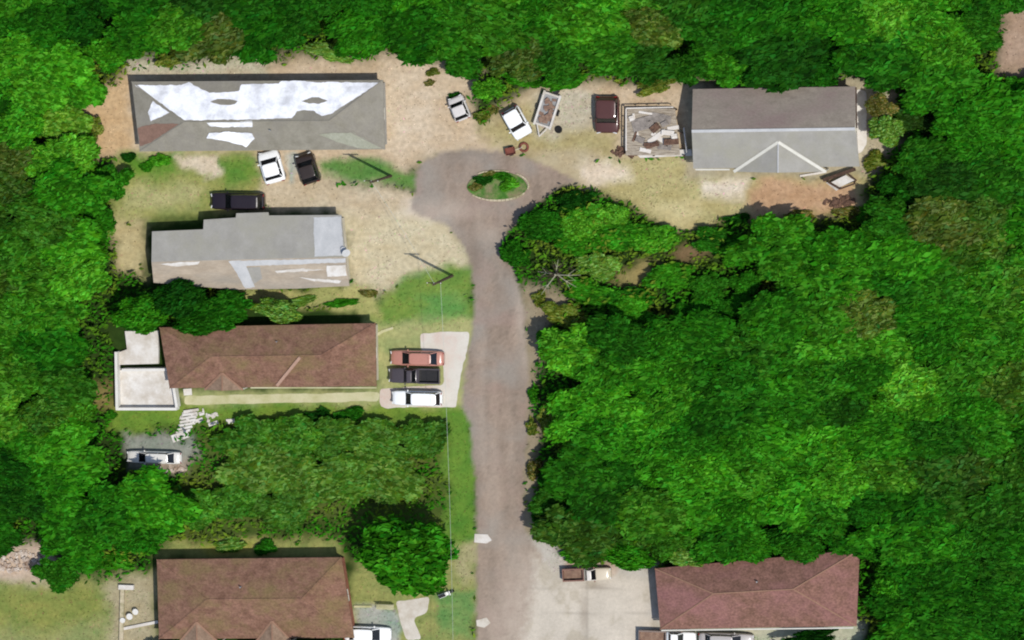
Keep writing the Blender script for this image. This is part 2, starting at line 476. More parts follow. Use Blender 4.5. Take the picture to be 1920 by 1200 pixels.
def ground_colour(px, py):
    wx = px + (fbm(px / 38, py / 38, 31) - 0.5) * 46
    wy = py + (fbm(px / 38 + 50, py / 38, 37) - 0.5) * 30
    col = np.empty(px.shape + (3,))
    f = fbm(px / 90, py / 60, 5)[..., None]
    col[:] = np.array(lin(BASE)) * (0.7 + 0.6 * f)
    clear = np.zeros(px.shape)
    for poly, c, fe, cl in ZONES:
        sd = poly_sd(wx, wy, poly)
        m = np.clip(sd / (2 * fe) + 0.5, 0, 1); m = m * m * (3 - 2 * m)
        # a broken, patchy transition
        n = fbm(px / 9, py / 6, 71)
        m = np.clip(m + (n - 0.5) * 1.2 * m * (1 - m) * 2, 0, 1)
        col = col * (1 - m[..., None]) + np.array(lin(soil(c))) * m[..., None]
        clear = np.maximum(clear * (1 - m * 0), m * cl) if cl >= 0.5 else clear * (1 - m) + m * cl
    # dry and lush mottling
    g = fbm(px / 26, py / 16, 91) - 0.5
    greenish = np.clip((col[..., 1] - col[..., 0]) * 8 + 0.5, 0, 1)
    col[..., 0] *= 1 + g * 0.7 * (0.35 + greenish)
    col[..., 1] *= 1 + g * 0.35
    col[..., 2] *= 1 + g * 0.5
    return np.clip(col * ALB, 0.004, 0.8), clear

fx = np.arange(-60, 60.01, 0.28); fy = np.arange(-40, 40.01, 0.28)
far = np.array([75, 110, 180, 300, 500, 900, 1600.])
gx = np.concatenate([-far[::-1], fx, far]); gy = np.concatenate([-far[::-1], fy, far])
GX, GY = np.meshgrid(gx, gy)
gp = np.stack([GX.ravel(), GY.ravel(), np.zeros(GX.size)], 1)
gpx, gpy = to_px(gp)
gcol, gclear = ground_colour(gpx, gpy)
outer = (np.abs(gp[:, 0]) > 61) | (np.abs(gp[:, 1]) > 41)
gcol[outer] = np.array(alb(BASE))
nxg, nyg = len(gx), len(gy)
idx = np.arange(nxg * nyg).reshape(nyg, nxg)
gf = np.stack([idx[:-1, :-1].ravel(), idx[:-1, 1:].ravel(), idx[1:, 1:].ravel(), idx[1:, :-1].ravel()], 1)

def np_mesh(name, verts, faces, mat, tint=None, smooth=False):
    me = bpy.data.meshes.new(name)
    nv, nf, k = len(verts), len(faces), faces.shape[1]
    me.vertices.add(nv); me.loops.add(nf * k); me.polygons.add(nf)
    me.vertices.foreach_set("co", np.asarray(verts, np.float32).ravel())
    me.loops.foreach_set("vertex_index", np.asarray(faces, np.int32).ravel())
    me.polygons.foreach_set("loop_start", np.arange(0, nf * k, k, dtype=np.int32))
    me.polygons.foreach_set("loop_total", np.full(nf, k, np.int32))
    if smooth: me.polygons.foreach_set("use_smooth", np.ones(nf, bool))
    if tint is not None:
        a = me.color_attributes.new("tint", 'FLOAT_COLOR', 'POINT')
        c = np.ones((nv, 4), np.float32); c[:, :3] = tint
        a.data.foreach_set("color", c.ravel())
    me.materials.append(mat)
    me.update(calc_edges=True)
    me.validate()
    return me

ground = bpy.data.objects.new("ground", np_mesh("ground", gp, gf, M['ground'], gcol, True))
COL.objects.link(ground); ground["kind"] = "structure"

# ------------------------------------------------------------------ road, drives, walks
ROAD = [(893,1270),(893,1100),(893,1000),(890,900),(884,800),(866,766),(872,700),(884,630),(890,540),(882,490),(864,452),(836,422),(800,408),(768,392),(778,362),(777,335),(790,306),(830,285),(880,278),(940,286),(1000,301),(1050,322),(1082,340),(1044,354),(1002,386),(956,432),(932,466),(958,500),(976,540),(984,600),(988,680),(990,780),(984,860),(980,930),(986,1000),(1012,1040),(1030,1100),(1035,1270)]
def soft_sheet(name, poly, z, colfn, fade, out=14, under=None):
    """a worn surface whose edge is dusted over by the soil beside it"""
    xs = np.arange(-60, 60.01, 0.25); ys = np.arange(-40, 40.01, 0.25)
    X, Y = np.meshgrid(xs, ys)
    p = np.stack([X.ravel(), Y.ravel(), np.full(X.size, z)], 1)
    px, py = to_px(p)
    x0, x1 = min(q[0] for q in poly) - 30, max(q[0] for q in poly) + 30
    y0, y1 = min(q[1] for q in poly) - 30, max(q[1] for q in poly) + 30
    near = (px > x0) & (px < x1) & (py > y0) & (py < y1)
    sd = np.full(px.shape, -999.0)
    wx = px + (fbm(px / 26, py / 26, 41) - .5) * 12; wy = py + (fbm(px / 26 + 31, py / 26, 43) - .5) * 9
    sd[near] = poly_sd(wx[near], wy[near], poly)
    ids = np.arange(X.size).reshape(X.shape)
    f = np.stack([ids[:-1, :-1].ravel(), ids[:-1, 1:].ravel(), ids[1:, 1:].ravel(), ids[1:, :-1].ravel()], 1)
    f = f[(sd[f] > -out).any(1)]
    used = np.unique(f); m = np.zeros(X.size, int); m[used] = np.arange(len(used))
    g, _ = ground_colour(px[used], py[used])
    if under is not None:
        ku = np.clip(poly_sd(wx[used], wy[used], ROAD) / 9 + .5, 0, 1)[:, None]
        g = g * (1 - ku) + under(px[used], py[used]) * ALB * ku
    k = np.clip(sd[used] / fade + .5, 0, 1); n = fbm(px[used] / 7, py[used] / 7, 47)
    k = np.clip(k + (n - .5) * 2.4 * k * (1 - k) * 2, 0, 1)[:, None]
    k = np.where(sd[used][:, None] < -out * .8, 0, k)
    c = g * (1 - k) + colfn(px[used], py[used]) * ALB * k
    me = np_mesh(name, p[used], m[f], M['ground_hard'], np.clip(c, .004, .8), True)
    o = bpy.data.objects.new(name, me); COL.objects.link(o); o["kind"] = "structure"
    return o
M['ground_hard'] = vcol_mat("worn_paving", (3, 0.06), (11, 0.08))
def mixc(a, b, m):
    return a * (1 - m[..., None]) + b * m[..., None]
def spot(px, py, x, y, rx, ry):
    return np.exp(-((px - x) / rx) ** 2 - ((py - y) / ry) ** 2)
def road_col(px, py):
    c = np.ones(px.shape + (3,)) * np.array(lin((157, 139, 122)))
    n = fbm(px / 14, py / 60, 61)
    c *= (1 + (n - .5) * .6 + (fbm(px / 4, py / 3, 161) - .5) * .4)[..., None]
    c = mixc(c, np.array(lin((160, 151, 139))), np.clip((fbm(px / 80, py / 70, 63) - .42) * 3, 0, .85))
    c = mixc(c, np.array(lin((166, 142, 128))), np.clip((fbm(px / 60, py / 50, 67) - .55) * 3, 0, .5))
    # paler dusty stretches and the two wheel tracks
    for x, y, rx, ry, a in ((830,395,70,22,.55),(910,440,36,16,.4),(976,600,9,60,.6),(985,665,7,40,.5),(975,1150,40,110,.7),(1010,1080,34,60,.6),(905,760,8,120,.3),(925,905,14,100,.3),(960,860,10,100,.2),(945,1180,60,80,.35)):
        c = mixc(c, np.array(lin((196, 180, 162))), a * spot(px, py, x, y, rx, ry) * (.5 + fbm(px / 12, py / 16, 69)))
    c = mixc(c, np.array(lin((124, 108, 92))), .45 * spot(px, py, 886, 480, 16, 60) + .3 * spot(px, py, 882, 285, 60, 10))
    # patched repairs and hairline cracks
    cr = np.abs(fbm(px / 40, py / 40, 83) - .5)
    c *= (1 - .16 * np.clip(1 - cr / .008, 0, 1))[..., None]
    return c
def court_col(px, py):
    c = np.ones(px.shape + (3,)) * np.array(lin((212, 201, 183)))
    c *= (1 + (fbm(px / 40, py / 30, 73) - .5) * .3)[..., None]
    c = mixc(c, np.array(lin((176, 164, 140))), np.clip((fbm(px / 30, py / 40, 75) - .55) * 4, 0, .5))
    c = mixc(c, np.array(lin((150, 136, 118))), .5 * spot(px, py, 1118, 1098, 22, 8) + .5 * spot(px, py, 1095, 1150, 8, 40))
    for jx in (1100, 1165): c *= (1 - .18 * np.exp(-((px - jx) / 1.6) ** 2))[..., None]
    for jy in (1103, 1150): c *= (1 - .18 * np.exp(-((py - jy) / 1.4) ** 2))[..., None]
    return c
soft_sheet("road", ROAD, 0.012, road_col, 9)
soft_sheet("forecourt", [(1005,1046),(1060,1088),(1150,1074),(1228,1092),(1224,1150),(1242,1182),(1242,1270),(970,1270),(985,1180),(1000,1120)], 0.020, court_col, 26, 22, road_col)
DRIVE = [(788,624),(880,622),(876,655),(866,690),(856,764),(712,764),(712,728),(832,722),(832,684),(788,656)]
flat_sheet("driveway", rough_poly(DRIVE, 5, 3, 5), 0.024, M['pad'])
FOOTPATH = [(345,742),(600,738),(712,734),(712,752),(600,754),(400,758),(345,760)]
flat_sheet("footpath", rough_poly(FOOTPATH, 5, 2, 6), 0.020, M['walk'])
PATH = [(742,1128),(806,1120),(800,1150),(775,1160),(790,1200),(760,1200)]
flat_sheet("path", rough_poly(PATH, 5, 3, 13), 0.016, M['concrete'])
PAVE = [(1607,166),(1626,170),(1626,270),(1614,288),(1606,288)]
flat_sheet("pavement", rough_poly(PAVE, 5, 3, 14), 0.03, M['white_slab'])

# ------------------------------------------------------------------ houses
def inset_poly(pts, d):
    """inset a plan polygon (Vectors, any order) by d"""
    area = sum(pts[i].x * pts[(i + 1) % len(pts)].y - pts[(i + 1) % len(pts)].x * pts[i].y for i in range(len(pts)))
    p = pts if area > 0 else pts[::-1]
    n = len(p); out = []
    for i in range(n):
        a, b, c = p[i - 1], p[i], p[(i + 1) % n]
        d1 = Vector((b.x - a.x, b.y - a.y)).normalized(); d2 = Vector((c.x - b.x, c.y - b.y)).normalized()
        n1 = Vector((-d1.y, d1.x)); n2 = Vector((-d2.y, d2.x))
        k = 1 + n1.dot(n2)
        m = (n1 + n2) / max(k, 0.3)
        out.append(Vector((b.x + m.x * d, b.y + m.y * d, 0)))
    return out

def walls(t, outline_px, zeave, mat, inset=0.38):
    """wall shell under the eaves with windows and a door"""
    pts = [P(x, y, zeave) for x, y in outline_px]
    q = inset_poly(pts, inset)
    m = MB()
    m.prism([Vector((p.x, p.y, zeave - 0.06)) for p in q], zeave - 0.06)
    wl = part("wall", m, mat, t)
    first = True
    for i in range(len(q)):
        a, b = q[i], q[(i + 1) % len(q)]
        d = b - a; L = d.length
        if L < 3: continue
        u = d / L; nrm = Vector((u.y, -u.x, 0))
        n = max(1, int(L / 4.2))
        for k in range(n):
            c = a + u * (L * (k + 0.5) / n)
            if first and L > 6 and k == n // 2 and nrm.y < 0:
                dm = MB(); dm.beam(c + nrm * 0.02 - u * 0.45 + Vector((0, 0, 1.05)), c + nrm * 0.02 + u * 0.45 + Vector((0, 0, 1.05)), 0.06, 2.05)
                dr = part("door", dm, M['dark_wood'], t)
                hm = MB(); hm.box(c + nrm * 0.08 + u * 0.36 + Vector((0, 0, 1.05)), (0.06, 0.06, 0.12)); part("handle", hm, M['grey_metal'], dr)
                first = False; continue
            fm = MB()
            z = 1.55
            for zz in (z - 0.56, z + 0.56):
                fm.beam(c + nrm * 0.03 - u * 0.65 + Vector((0, 0, zz)), c + nrm * 0.03 + u * 0.65 + Vector((0, 0, zz)), 0.08, 0.08)
            for s in (-0.61, 0.61, 0):
                fm.beam(c + nrm * 0.032 + u * s + Vector((0, 0, z - 0.52)), c + nrm * 0.032 + u * s + Vector((0, 0, z + 0.52)), 0.07, 0.07)
            wf = part("window", fm, M['trim'], t)
            gm = MB(); gm.beam(c + nrm * 0.012 - u * 0.6 + Vector((0, 0, z)), c + nrm * 0.012 + u * 0.6 + Vector((0, 0, z)), 0.02, 1.1)
            part("pane", gm, M['house_glass'], wf)
    return wl

def roof_mesh(top_faces, depth=0.14):
    """roof skin from lists of 3-D points, given thickness downwards"""
    bm = bmesh.new()
    cache = {}
    def V(p):
        k = (round(p.x, 3), round(p.y, 3), round(p.z, 3))
        if k not in cache: cache[k] = bm.verts.new(p)
        return cache[k]
    for f in top_faces:
        fc = bm.faces.new([V(p) for p in f])
        fc.normal_update()
        if fc.normal.z < 0: fc.normal_flip()
    r = bmesh.ops.extrude_face_region(bm, geom=list(bm.faces), use_keep_orig=True)
    for e in r['geom']:
        if isinstance(e, bmesh.types.BMVert): e.co.z -= depth
    bmesh.ops.recalc_face_normals(bm, faces=list(bm.faces))
    m = MB(); bm.verts.index_update()
    m.add([v.co.copy() for v in bm.verts], [tuple(v.index for v in f.verts) for f in bm.faces])
    bm.free()
    return m

def cap(lines, wd=0.12, lift=0.03):
    m = MB()
    for a, b in lines:
        m.beam(Vector(a) + Vector((0, 0, lift)), Vector(b) + Vector((0, 0, lift)), wd, 0.07)
    return m

def gutter(t, a, b, mat=None):
    m = MB(); m.beam(a, b, 0.13, 0.12)
    return part("gutter", m, mat or M['trim'], t)

def patch(name, t, poly, plane, mat, off=0.03, depth=0.028, rough=None, label=None):
    out = []
    for (x0, y0), (x1, y1) in zip(poly, poly[1:] + poly[:1]):
        k = max(1, int(math.hypot(x1 - x0, y1 - y0) / 3.5))
        out += [(x0 + (x1 - x0) * j / k, y0 + (y1 - y0) * j / k) for j in range(k)]
    a = np.array(out); am = rough if rough else 1.6
    pts = [(x + dx, y + dy) for (x, y), dx, dy in zip(out, (fbm(a[:, 0] / 7, a[:, 1] / 7, 19, 3) - .5) * 2 * am, (fbm(a[:, 0] / 7 + 9, a[:, 1] / 7, 23, 3) - .5) * 2 * am)]
    m = MB(); m.prism([Pp(x, y, plane, off) for x, y in pts], depth)
    return part(name, m, mat, t, label=label)

def hip_house(label, nw, ne, se, sw, r0, r1, ze, zr, roof_mat, wall_mat, cap_mat, name="house"):
    c = [P(*nw, ze), P(*ne, ze), P(*se, ze), P(*sw, ze)]
    R0, R1 = P(*r0, zr), P(*r1, zr)
    rd_ = plane3(c[0], c[1], R0)[1].cross(plane3(c[2], c[3], R0)[1])
    R1 = R0 + rd_ * ((R1.x - R0.x) / rd_.x)          # the ridge lies in both slopes
    base = (c[0] + c[1] + c[2] + c[3]) / 4; base.z = 0
    t = thing(name, label, "house", base)
    walls(t, [nw, ne, se, sw], ze, wall_mat)
    rf = part("roof", roof_mesh([[c[0], c[1], R1, R0], [c[1], c[2], R1], [c[2], c[3], R0, R1], [c[3], c[0], R0]]), roof_mat, t)
    part("ridge_cap", cap([(R0, R1), (c[0], R0), (c[3], R0), (c[1], R1), (c[2], R1)]), cap_mat, rf)
    planes = dict(N=plane3(c[0], c[1], R0), S=plane3(c[2], c[3], R0), W=plane3(c[3], c[0], R0), E=plane3(c[1], c[2], R1))
    return t, rf, c, planes, (R0, R1)

def porch_gable(t, rf, apex_px, bl, br, plane, zfront, roof_mat, cap_mat, trim=False, front_y=None):
    """small cross gable running out over the south slope"""
    A = Pp(*apex_px, plane, 0.02)
    L = P(*bl, zfront); R = P(*br, zfront)
    F = Vector(((L.x + R.x) / 2, (L.y + R.y) / 2, A.z))
    A = Vector((F.x, A.y, A.z))
    g = part("porch_gable", roof_mesh([[A, F, L], [A, R, F]], 0.1), roof_mat if trim else M['porch_roof'], rf)
    fr = MB(); fr.add([L + Vector((0, 0.05, -0.1)), R + Vector((0, 0.05, -0.1)), F + Vector((0, 0.05, -0.1))], [(0, 1, 2)])
    part("gable_wall", fr, M['cream_wall'], t)
    part("porch_ridge_cap", cap([(A, F)], 0.12), cap_mat, rf)
    if trim:
        part("flashing", cap([(A, L), (A, R)], 0.30, 0.05), M['trim'], rf)
    else:
        part("flashing", cap([(A, L), (A, R)], 0.2, 0.04), M['brown_cap'], rf)
    for q in (L, R):
        m = MB(); m.beam((q.x, q.y + 0.1, 0), (q.x, q.y + 0.1, zfront - 0.1), 0.14, 0.14)
        part("porch_post", m, M['trim'], t)
    return A, F

# -- house with the white coated roof
t, rf, c, pl, R = hip_house("long grey hip-roofed house with a white coating over its back slope, top left", (247,153), (718,150), (722,280), (262,284), (345,229), (617,219), 2.7, 4.3, M['grey_roof'], M['grey_wall'], M['grey_roof'], "hip_roof_house")
white_n = [(252,160),(340,160),(353,154),(373,165),(393,174),(447,172),(453,158),(523,157),(528,152),(570,152),(577,154),(712,155),(620,214),(603,217),(590,209),(572,206),(557,209),(548,222),(473,224),(347,226)]
patch("roof_coating", rf, white_n, pl['N'], M['white_tarp'], 0.045, 0.04)
patch("roof_coating", rf, [(287,190),(278,210),(283,228),(300,220),(318,211)], pl['W'], M['white_tarp'], 0.045, 0.04)
patch("roof_coating", rf, [(388,230),(473,226),(473,237),(430,238),(393,236)], pl['S'], M['white_tarp'], 0.045, 0.04)
patch("bare_patch", rf, [(394,191),(408,186),(430,186),(446,190),(440,196),(412,197)], pl['N'], M['grey_roof'], 0.055, 0.02)
patch("bare_patch", rf, [(565,190),(585,183),(598,183),(615,190),(598,195),(580,194)], pl['N'], M['grey_roof'], 0.055, 0.02)
patch("white_sheet", rf, [(387,258),(393,248),(430,246),(473,248),(477,258),(470,266),(462,275),(452,270),(440,268),(423,263)], pl['S'], M['white_tarp'], 0.14, 0.12)
patch("pale_patch", rf, [(597,252),(625,249),(662,248),(719,277),(680,279),(640,268)], pl['S'], M['greenish_grey'], 0.035, 0.03)
patch("rusty_patch", rf, [(258,240),(290,232),(336,232),(285,266),(262,275)], pl['W'], M['rust_patch'], 0.035, 0.03)
vm = MB(); q = Pp(508, 244, pl['S']); vm.tube([q, q + Vector((0, 0, 0.5))], 0.07); part("vent_pipe", vm, M['grey_metal'], rf)

# -- grey house with the stepped back edge
ze, zr = 2.7, 3.7
RA, RB = P(284, 491, zr), P(648, 482, zr)
plN = plane3(RA, RB, P(460, 403, ze)); plS = plane3(RA, RB, P(470, 542, ze))
Nout = [(285,434),(381,430),(382,412),(442,408),(443,400),(503,398),(504,404),(640,403)]
Sout = [(655,536),(560,541),(440,543),(288,530)]
base = P(460, 480, 0)
t = thing("stepped_roof_house", "light grey roofed house with a stepped back edge and a weathered beige front slope", "house", base)
walls(t, [(285,434),(381,432),(383,410),(640,405),(653,534),(288,530)], ze - 0.12, M['cream_wall'], 0.35)
NP = [Pp(x, y, plN) for x, y in Nout]; SP = [Pp(x, y, plS) for x, y in Sout]
rf = part("roof", roof_mesh([[RA] + NP + [RB]]), M['blue_roof'], t)
rs = part("front_roof", roof_mesh([[RB] + SP + [RA]]), M['beige_roof'], t, label="weathered beige front slope of the roof")
patch("pale_sheet", rf, [(588,408),(639,406),(645,479),(590,481)], plN, M['pale_roof'], 0.03, 0.028)
patch("white_flashing", rs, [(428,489),(560,486),(648,484),(648,492),(560,495),(462,499),(478,538),(460,541),(440,505)], plS, M['pale_roof'], 0.035, 0.03, 1.5)
patch("white_sheet", rs, [(612,498),(648,496),(650,516),(614,519)], plS, M['white_slab'], 0.06, 0.05)
patch("pale_streak", rs, [(300,494),(375,490),(372,495),(330,500)], plS, M['white_slab'], 0.03, 0.025, 1.5)
patch("pale_streak", rs, [(515,508),(570,503),(608,506),(560,509),(520,512)], plS, M['white_slab'], 0.03, 0.025, 1.5)
patch("pale_streak", rs, [(560,520),(640,526),(636,531),(590,527)], plS, M['white_slab'], 0.03, 0.025, 1.5)
patch("grey_sheet", rs, [(462,502),(488,500),(492,522),(476,532)], plS, M['blue_roof'], 0.03, 0.025, 1.0)
dm = MB(); q = P(645, 467, 3.4); dm.tube([q, q + Vector((0, 0, 0.35))], 0.28, 14); dm.tube([q + Vector((0.12, -0.1, 0.3)), q + Vector((0.4, -0.35, 0.75))], [0.05, 0.45], 14)
part("satellite_dish", dm, M['pale_roof'], t)

# -- brown house behind the three cars
t, rf, c, pl, R = hip_house("long brown shingle-roofed house beside the three parked cars and the walled patio", (299,614), (704,606), (706,724), (318,728), (395,669), (602,665), 2.7, 4.2, M['brown_roof'], M['cream_wall'], M['brown_roof'], "brown_roof_house")
porch_gable(t, rf, (419,699), (384,731), (456,731), pl['S'], 2.75, M['brown_roof'], M['brown_cap'])
bm_ = MB(); bm_.beam(Pp(520,722,pl['S'],0.08), Pp(563,669,pl['S'],0.12), 0.3, 0.22)
part("ridge_board", bm_, M['streak'], rf)
gutter(t, P(470,727,2.66), P(706,727,2.66), M['walk'])
pv = MB(); q = Pp(520, 640, pl['N']); pv.tube([q, q + Vector((0, 0, 0.45))], 0.06); part("vent_pipe", pv, M['grey_metal'], rf)

# -- brown house bottom left
t, rf, c, pl, R = hip_house("reddish brown shingle-roofed house with two small front gables, bottom left beside the big round tree", (294,1049), (640,1045), (664,1196), (298,1198), (388,1124), (566,1122), 2.7, 4.3, M['brown_roof'], M['brick_wall'], M['brown_roof'], "twin_gable_house")
porch_gable(t, rf, (372,1166), (334,1206), (412,1206), pl['S'], 2.6, M['brown_roof'], M['brown_cap'])
porch_gable(t, rf, (512,1164), (480,1203), (548,1203), pl['S'], 2.6, M['brown_roof'], M['brown_cap'])
pv = MB(); q = Pp(452, 1100, pl['N']); pv.tube([q, q + Vector((0, 0, 0.5))], 0.08); part("vent_pipe", pv, M['grey_metal'], rf)

# -- brown house bottom right
t, rf, c, pl, R = hip_house("plum brown shingle-roofed house with trees over its back edge, bottom right beside the concrete forecourt", (1228,1066), (1612,1031), (1606,1174), (1238,1180), (1338,1113), (1488,1110), 2.7, 4.2, M['plum_roof'], M['brick_wall'], M['brown_cap'], "plum_roof_house")
gutter(t, P(1240,1182,2.66), P(1600,1177,2.66))
pv = MB(); q = Pp(1420, 1090, pl['N']); pv.tube([q, q + Vector((0, 0, 0.5))], 0.08); part("vent_pipe", pv, M['grey_metal'], rf)

# -- grey gabled house top right
ze, zr = 2.9, 4.7
n0, n1 = P(1299,167,ze), P(1604,162,ze); s0, s1 = P(1300,316,ze), P(1612,314,ze)
g0, g1 = P(1297,246,zr), P(1603,244,zr)
s0 = P(1300,316,ze)
rd_ = (n1 - n0).normalized(); g1 = g0 + rd_ * ((g1.x - g0.x) / rd_.x); s1 = s0 + rd_ * ((s1.x - s0.x) / rd_.x)
t = thing("gabled_house", "grey house with a straight ridge and a white-edged front gable, top right", "house", P(1455,240,0))
walls(t, [(1299,167),(1604,162),(1612,314),(1300,316)], ze, M['white_wall'], 0.35)
gw = MB()
for A_, B_, G_ in ((n0, s0, g0), (n1, s1, g1)):
    k = 0.35 if A_ is n0 else -0.35
    a = Vector((A_.x + k, A_.y - 0.4, ze - 0.08)); b = Vector((B_.x + k, B_.y + 0.4, ze - 0.08)); g = Vector((G_.x + k, G_.y, zr - 0.2))
    gw.add([a, b, g, a + Vector((k * 0.3, 0, 0)), b + Vector((k * 0.3, 0, 0)), g + Vector((k * 0.3, 0, 0))], [(0, 1, 2), (3, 5, 4), (0, 3, 4, 1), (1, 4, 5, 2), (2, 5, 3, 0)])
part("gable_wall", gw, M['white_wall'], t)
rf = part("roof", roof_mesh([[n0, n1, g1, g0]]), M['lilac_roof'], t, label="weathered grey-purple back slope of the roof")
rs = part("front_roof", roof_mesh([[g0, g1, s1, s0]]), M['blue_roof'], t)
part("ridge_cap", cap([(g0, g1)], 0.3), M['pale_roof'], rs)
plS = plane3(g0, g1, s0)
porch_gable(t, rs, (1453,266), (1376,322), (1548,322), plS, 2.75, M['blue_roof'], M['pale_roof'], trim=True)
gutter(t, P(1304,318,ze - 0.05), P(1368,318,ze - 0.05))
gutter(t, P(1605,164,ze), P(1606,240,ze + 1.4), M['dark_wood'])

# ------------------------------------------------------------------ vehicles
def ring(n, L, Wd, z, p=4.0):
    out = []
    for k in range(n):
        a = 2 * math.pi * k / n
        ca, sa = math.cos(a), math.sin(a)
        out.append((L / 2 * math.copysign(abs(ca) ** (2 / p), ca), Wd / 2 * math.copysign(abs(sa) ** (2 / p), sa), z))
    return out

wheel_cache = {}
def add_wheels(t, L, Wd, r=0.33, fx=0.31):
    if 'tyre' not in wheel_cache:
        m = MB(); m.tube([(0, -0.11, 0), (0, -0.09, 0), (0, 0.09, 0), (0, 0.11, 0)], [0.29, 0.33, 0.33, 0.29], 20)
        wheel_cache['tyre'] = m.mesh("wheel", M['black_rubber'], smooth=False)
        m = MB(); m.tube([(0, -0.118, 0), (0, 0.118, 0)], [0.2, 0.2], 14)
        wheel_cache['rim'] = m.mesh("rim", M['rim'])
    for sx in (-1, 1):
        for sy in (-1, 1):
            o = bpy.data.objects.new("wheel", wheel_cache['tyre']); link(o, t)
            o.location = (sx * fx * L, sy * (Wd / 2 - 0.14), 0.33)
            q = bpy.data.objects.new("rim", wheel_cache['rim']); link(q, o)

PAINTS = {}
def paint(c):
    if c not in PAINTS: PAINTS[c] = paint_mat("car_paint_%d" % len(PAINTS), tuple(v / .9 for v in c) if min(c) > 235 else c)
    return PAINTS[c]

def car_body(L, Wd, prof):
    st = sorted(prof.items())
    rings = []
    for f, (h, wf) in st:
        x = f * L; hw = Wd / 2 * wf
        half = [(hw * 0.86, 0.2), (hw * 0.97, 0.32), (hw, 0.55), (hw * 0.985, h - 0.14), (hw * 0.93, h - 0.035), (hw * 0.8, h), (hw * 0.4, h + 0.015)]
        sec = [(x, y, z) for y, z in half] + [(x, 0, h + 0.02)] + [(x, -y, z) for y, z in reversed(half)]
        rings.append(sec)
    m = MB(); n = len(rings[0]); vs = [p for r in rings for p in r]; fs = []
    for i in range(len(rings) - 1):
        for k in range(n):
            fs.append((i * n + k, i * n + (k + 1) % n, (i + 1) * n + (k + 1) % n, (i + 1) * n + k))
    fs.append(tuple(range(n - 1, -1, -1))); fs.append(tuple((len(rings) - 1) * n + k for k in range(n)))
    m.add(vs, [f[::-1] for f in fs])
    return m

SEDAN = {-.5: (.62, .80), -.475: (.84, .90), -.42: (.92, .96), -.25: (.95, 1), .15: (.95, 1), .28: (.90, 1), .42: (.80, .95), .48: (.70, .86), .5: (.55, .78)}
SUV = {-.5: (.8, .86), -.48: (1.0, .94), -.4: (1.05, .98), .1: (1.05, 1), .25: (1.02, 1), .42: (.95, .96), .48: (.85, .88), .5: (.65, .8)}

def cabin(t, L, Wd, xr0, xr1, xf1, xf0, zb, zt, pm, wb=0.86, wt=0.70, roofmat=None, gap=0.0):
    hb, ht = Wd / 2 * wb, Wd / 2 * wt
    B = [Vector((xr0 * L, -hb, zb)), Vector((xf0 * L, -hb * 0.94, zb)), Vector((xf0 * L, hb * 0.94, zb)), Vector((xr0 * L, hb, zb))]
    T = [Vector((xr1 * L, -ht, zt)), Vector((xf1 * L, -ht, zt)), Vector((xf1 * L, ht, zt)), Vector((xr1 * L, ht, zt))]
    def pane(a, b, c, d, name):
        n = (b - a).cross(d - a).normalized()
        cen = (a + b + c + d) / 4
        m = MB()
        q = [cen + (p - cen) * 0.99 for p in (a, b, c, d)]
        m.add(q + [p - n * 0.03 for p in q], [(0, 1, 2, 3), (7, 6, 5, 4), (0, 4, 5, 1), (1, 5, 6, 2), (2, 6, 7, 3), (3, 7, 4, 0)])
        return part(name, m, M['glass'], t, local=True)
    pane(B[1], B[2], T[2], T[1], "windscreen")
    pane(B[3], B[0], T[0], T[3], "rear_window")
    pane(B[0], B[1], T[1], T[0], "side_window")
    pane(B[2], B[3], T[3], T[2], "side_window")
    m = MB()
    cx, cl = (xr1 + xf1) / 2 * L, (xf1 - xr1) * L
    n = 24
    lay = [(1.03, 1.03, zt - 0.015), (1.04, 1.04, zt + 0.01), (0.96, 0.94, zt + 0.045), (0.6, 0.6, zt + 0.065)]
    rr = [[(p[0] + cx, p[1], p[2]) for p in ring(n, cl * a, 2 * ht * b, z, 7)] for a, b, z in lay]
    vs = [p for r in rr for p in r]
    fs = [(i * n + k, i * n + (k + 1) % n, (i + 1) * n + (k + 1) % n, (i + 1) * n + k) for i in range(3) for k in range(n)]
    fs += [tuple(range(n - 1, -1, -1)), tuple(3 * n + k for k in range(n))]
    m.add(vs, fs)
    for a, b in zip(B, T):
        m.beam(a, b, 0.07, 0.07)
    for s in (-1, 1):
        m.beam((cx - 0.1, s * hb * 0.985, zb), (cx - 0.1, s * ht * 1.0, zt), 0.06, 0.06)
    part("roof", m, roofmat or pm, t, local=True)

def lights_mirrors(t, L, Wd, pm, hz=0.66, tz=0.75, mx=0.16, mz=1.0):
    for s in (-1, 1):
        m = MB(); m.box((L * 0.488, s * Wd * 0.33, hz), (0.1, Wd * 0.17, 0.13), s * -0.25); part("headlight", m, M['headlight'], t, local=True)
        m = MB(); m.box((-L * 0.492, s * Wd * 0.36, tz), (0.08, Wd * 0.14, 0.15), s * 0.2); part("taillight", m, M['taillight'], t, local=True)
        m = MB(); m.box((L * mx, s * (Wd * 0.5 + 0.03), mz), (0.12, 0.2, 0.13)); part("mirror", m, pm, t, local=True)

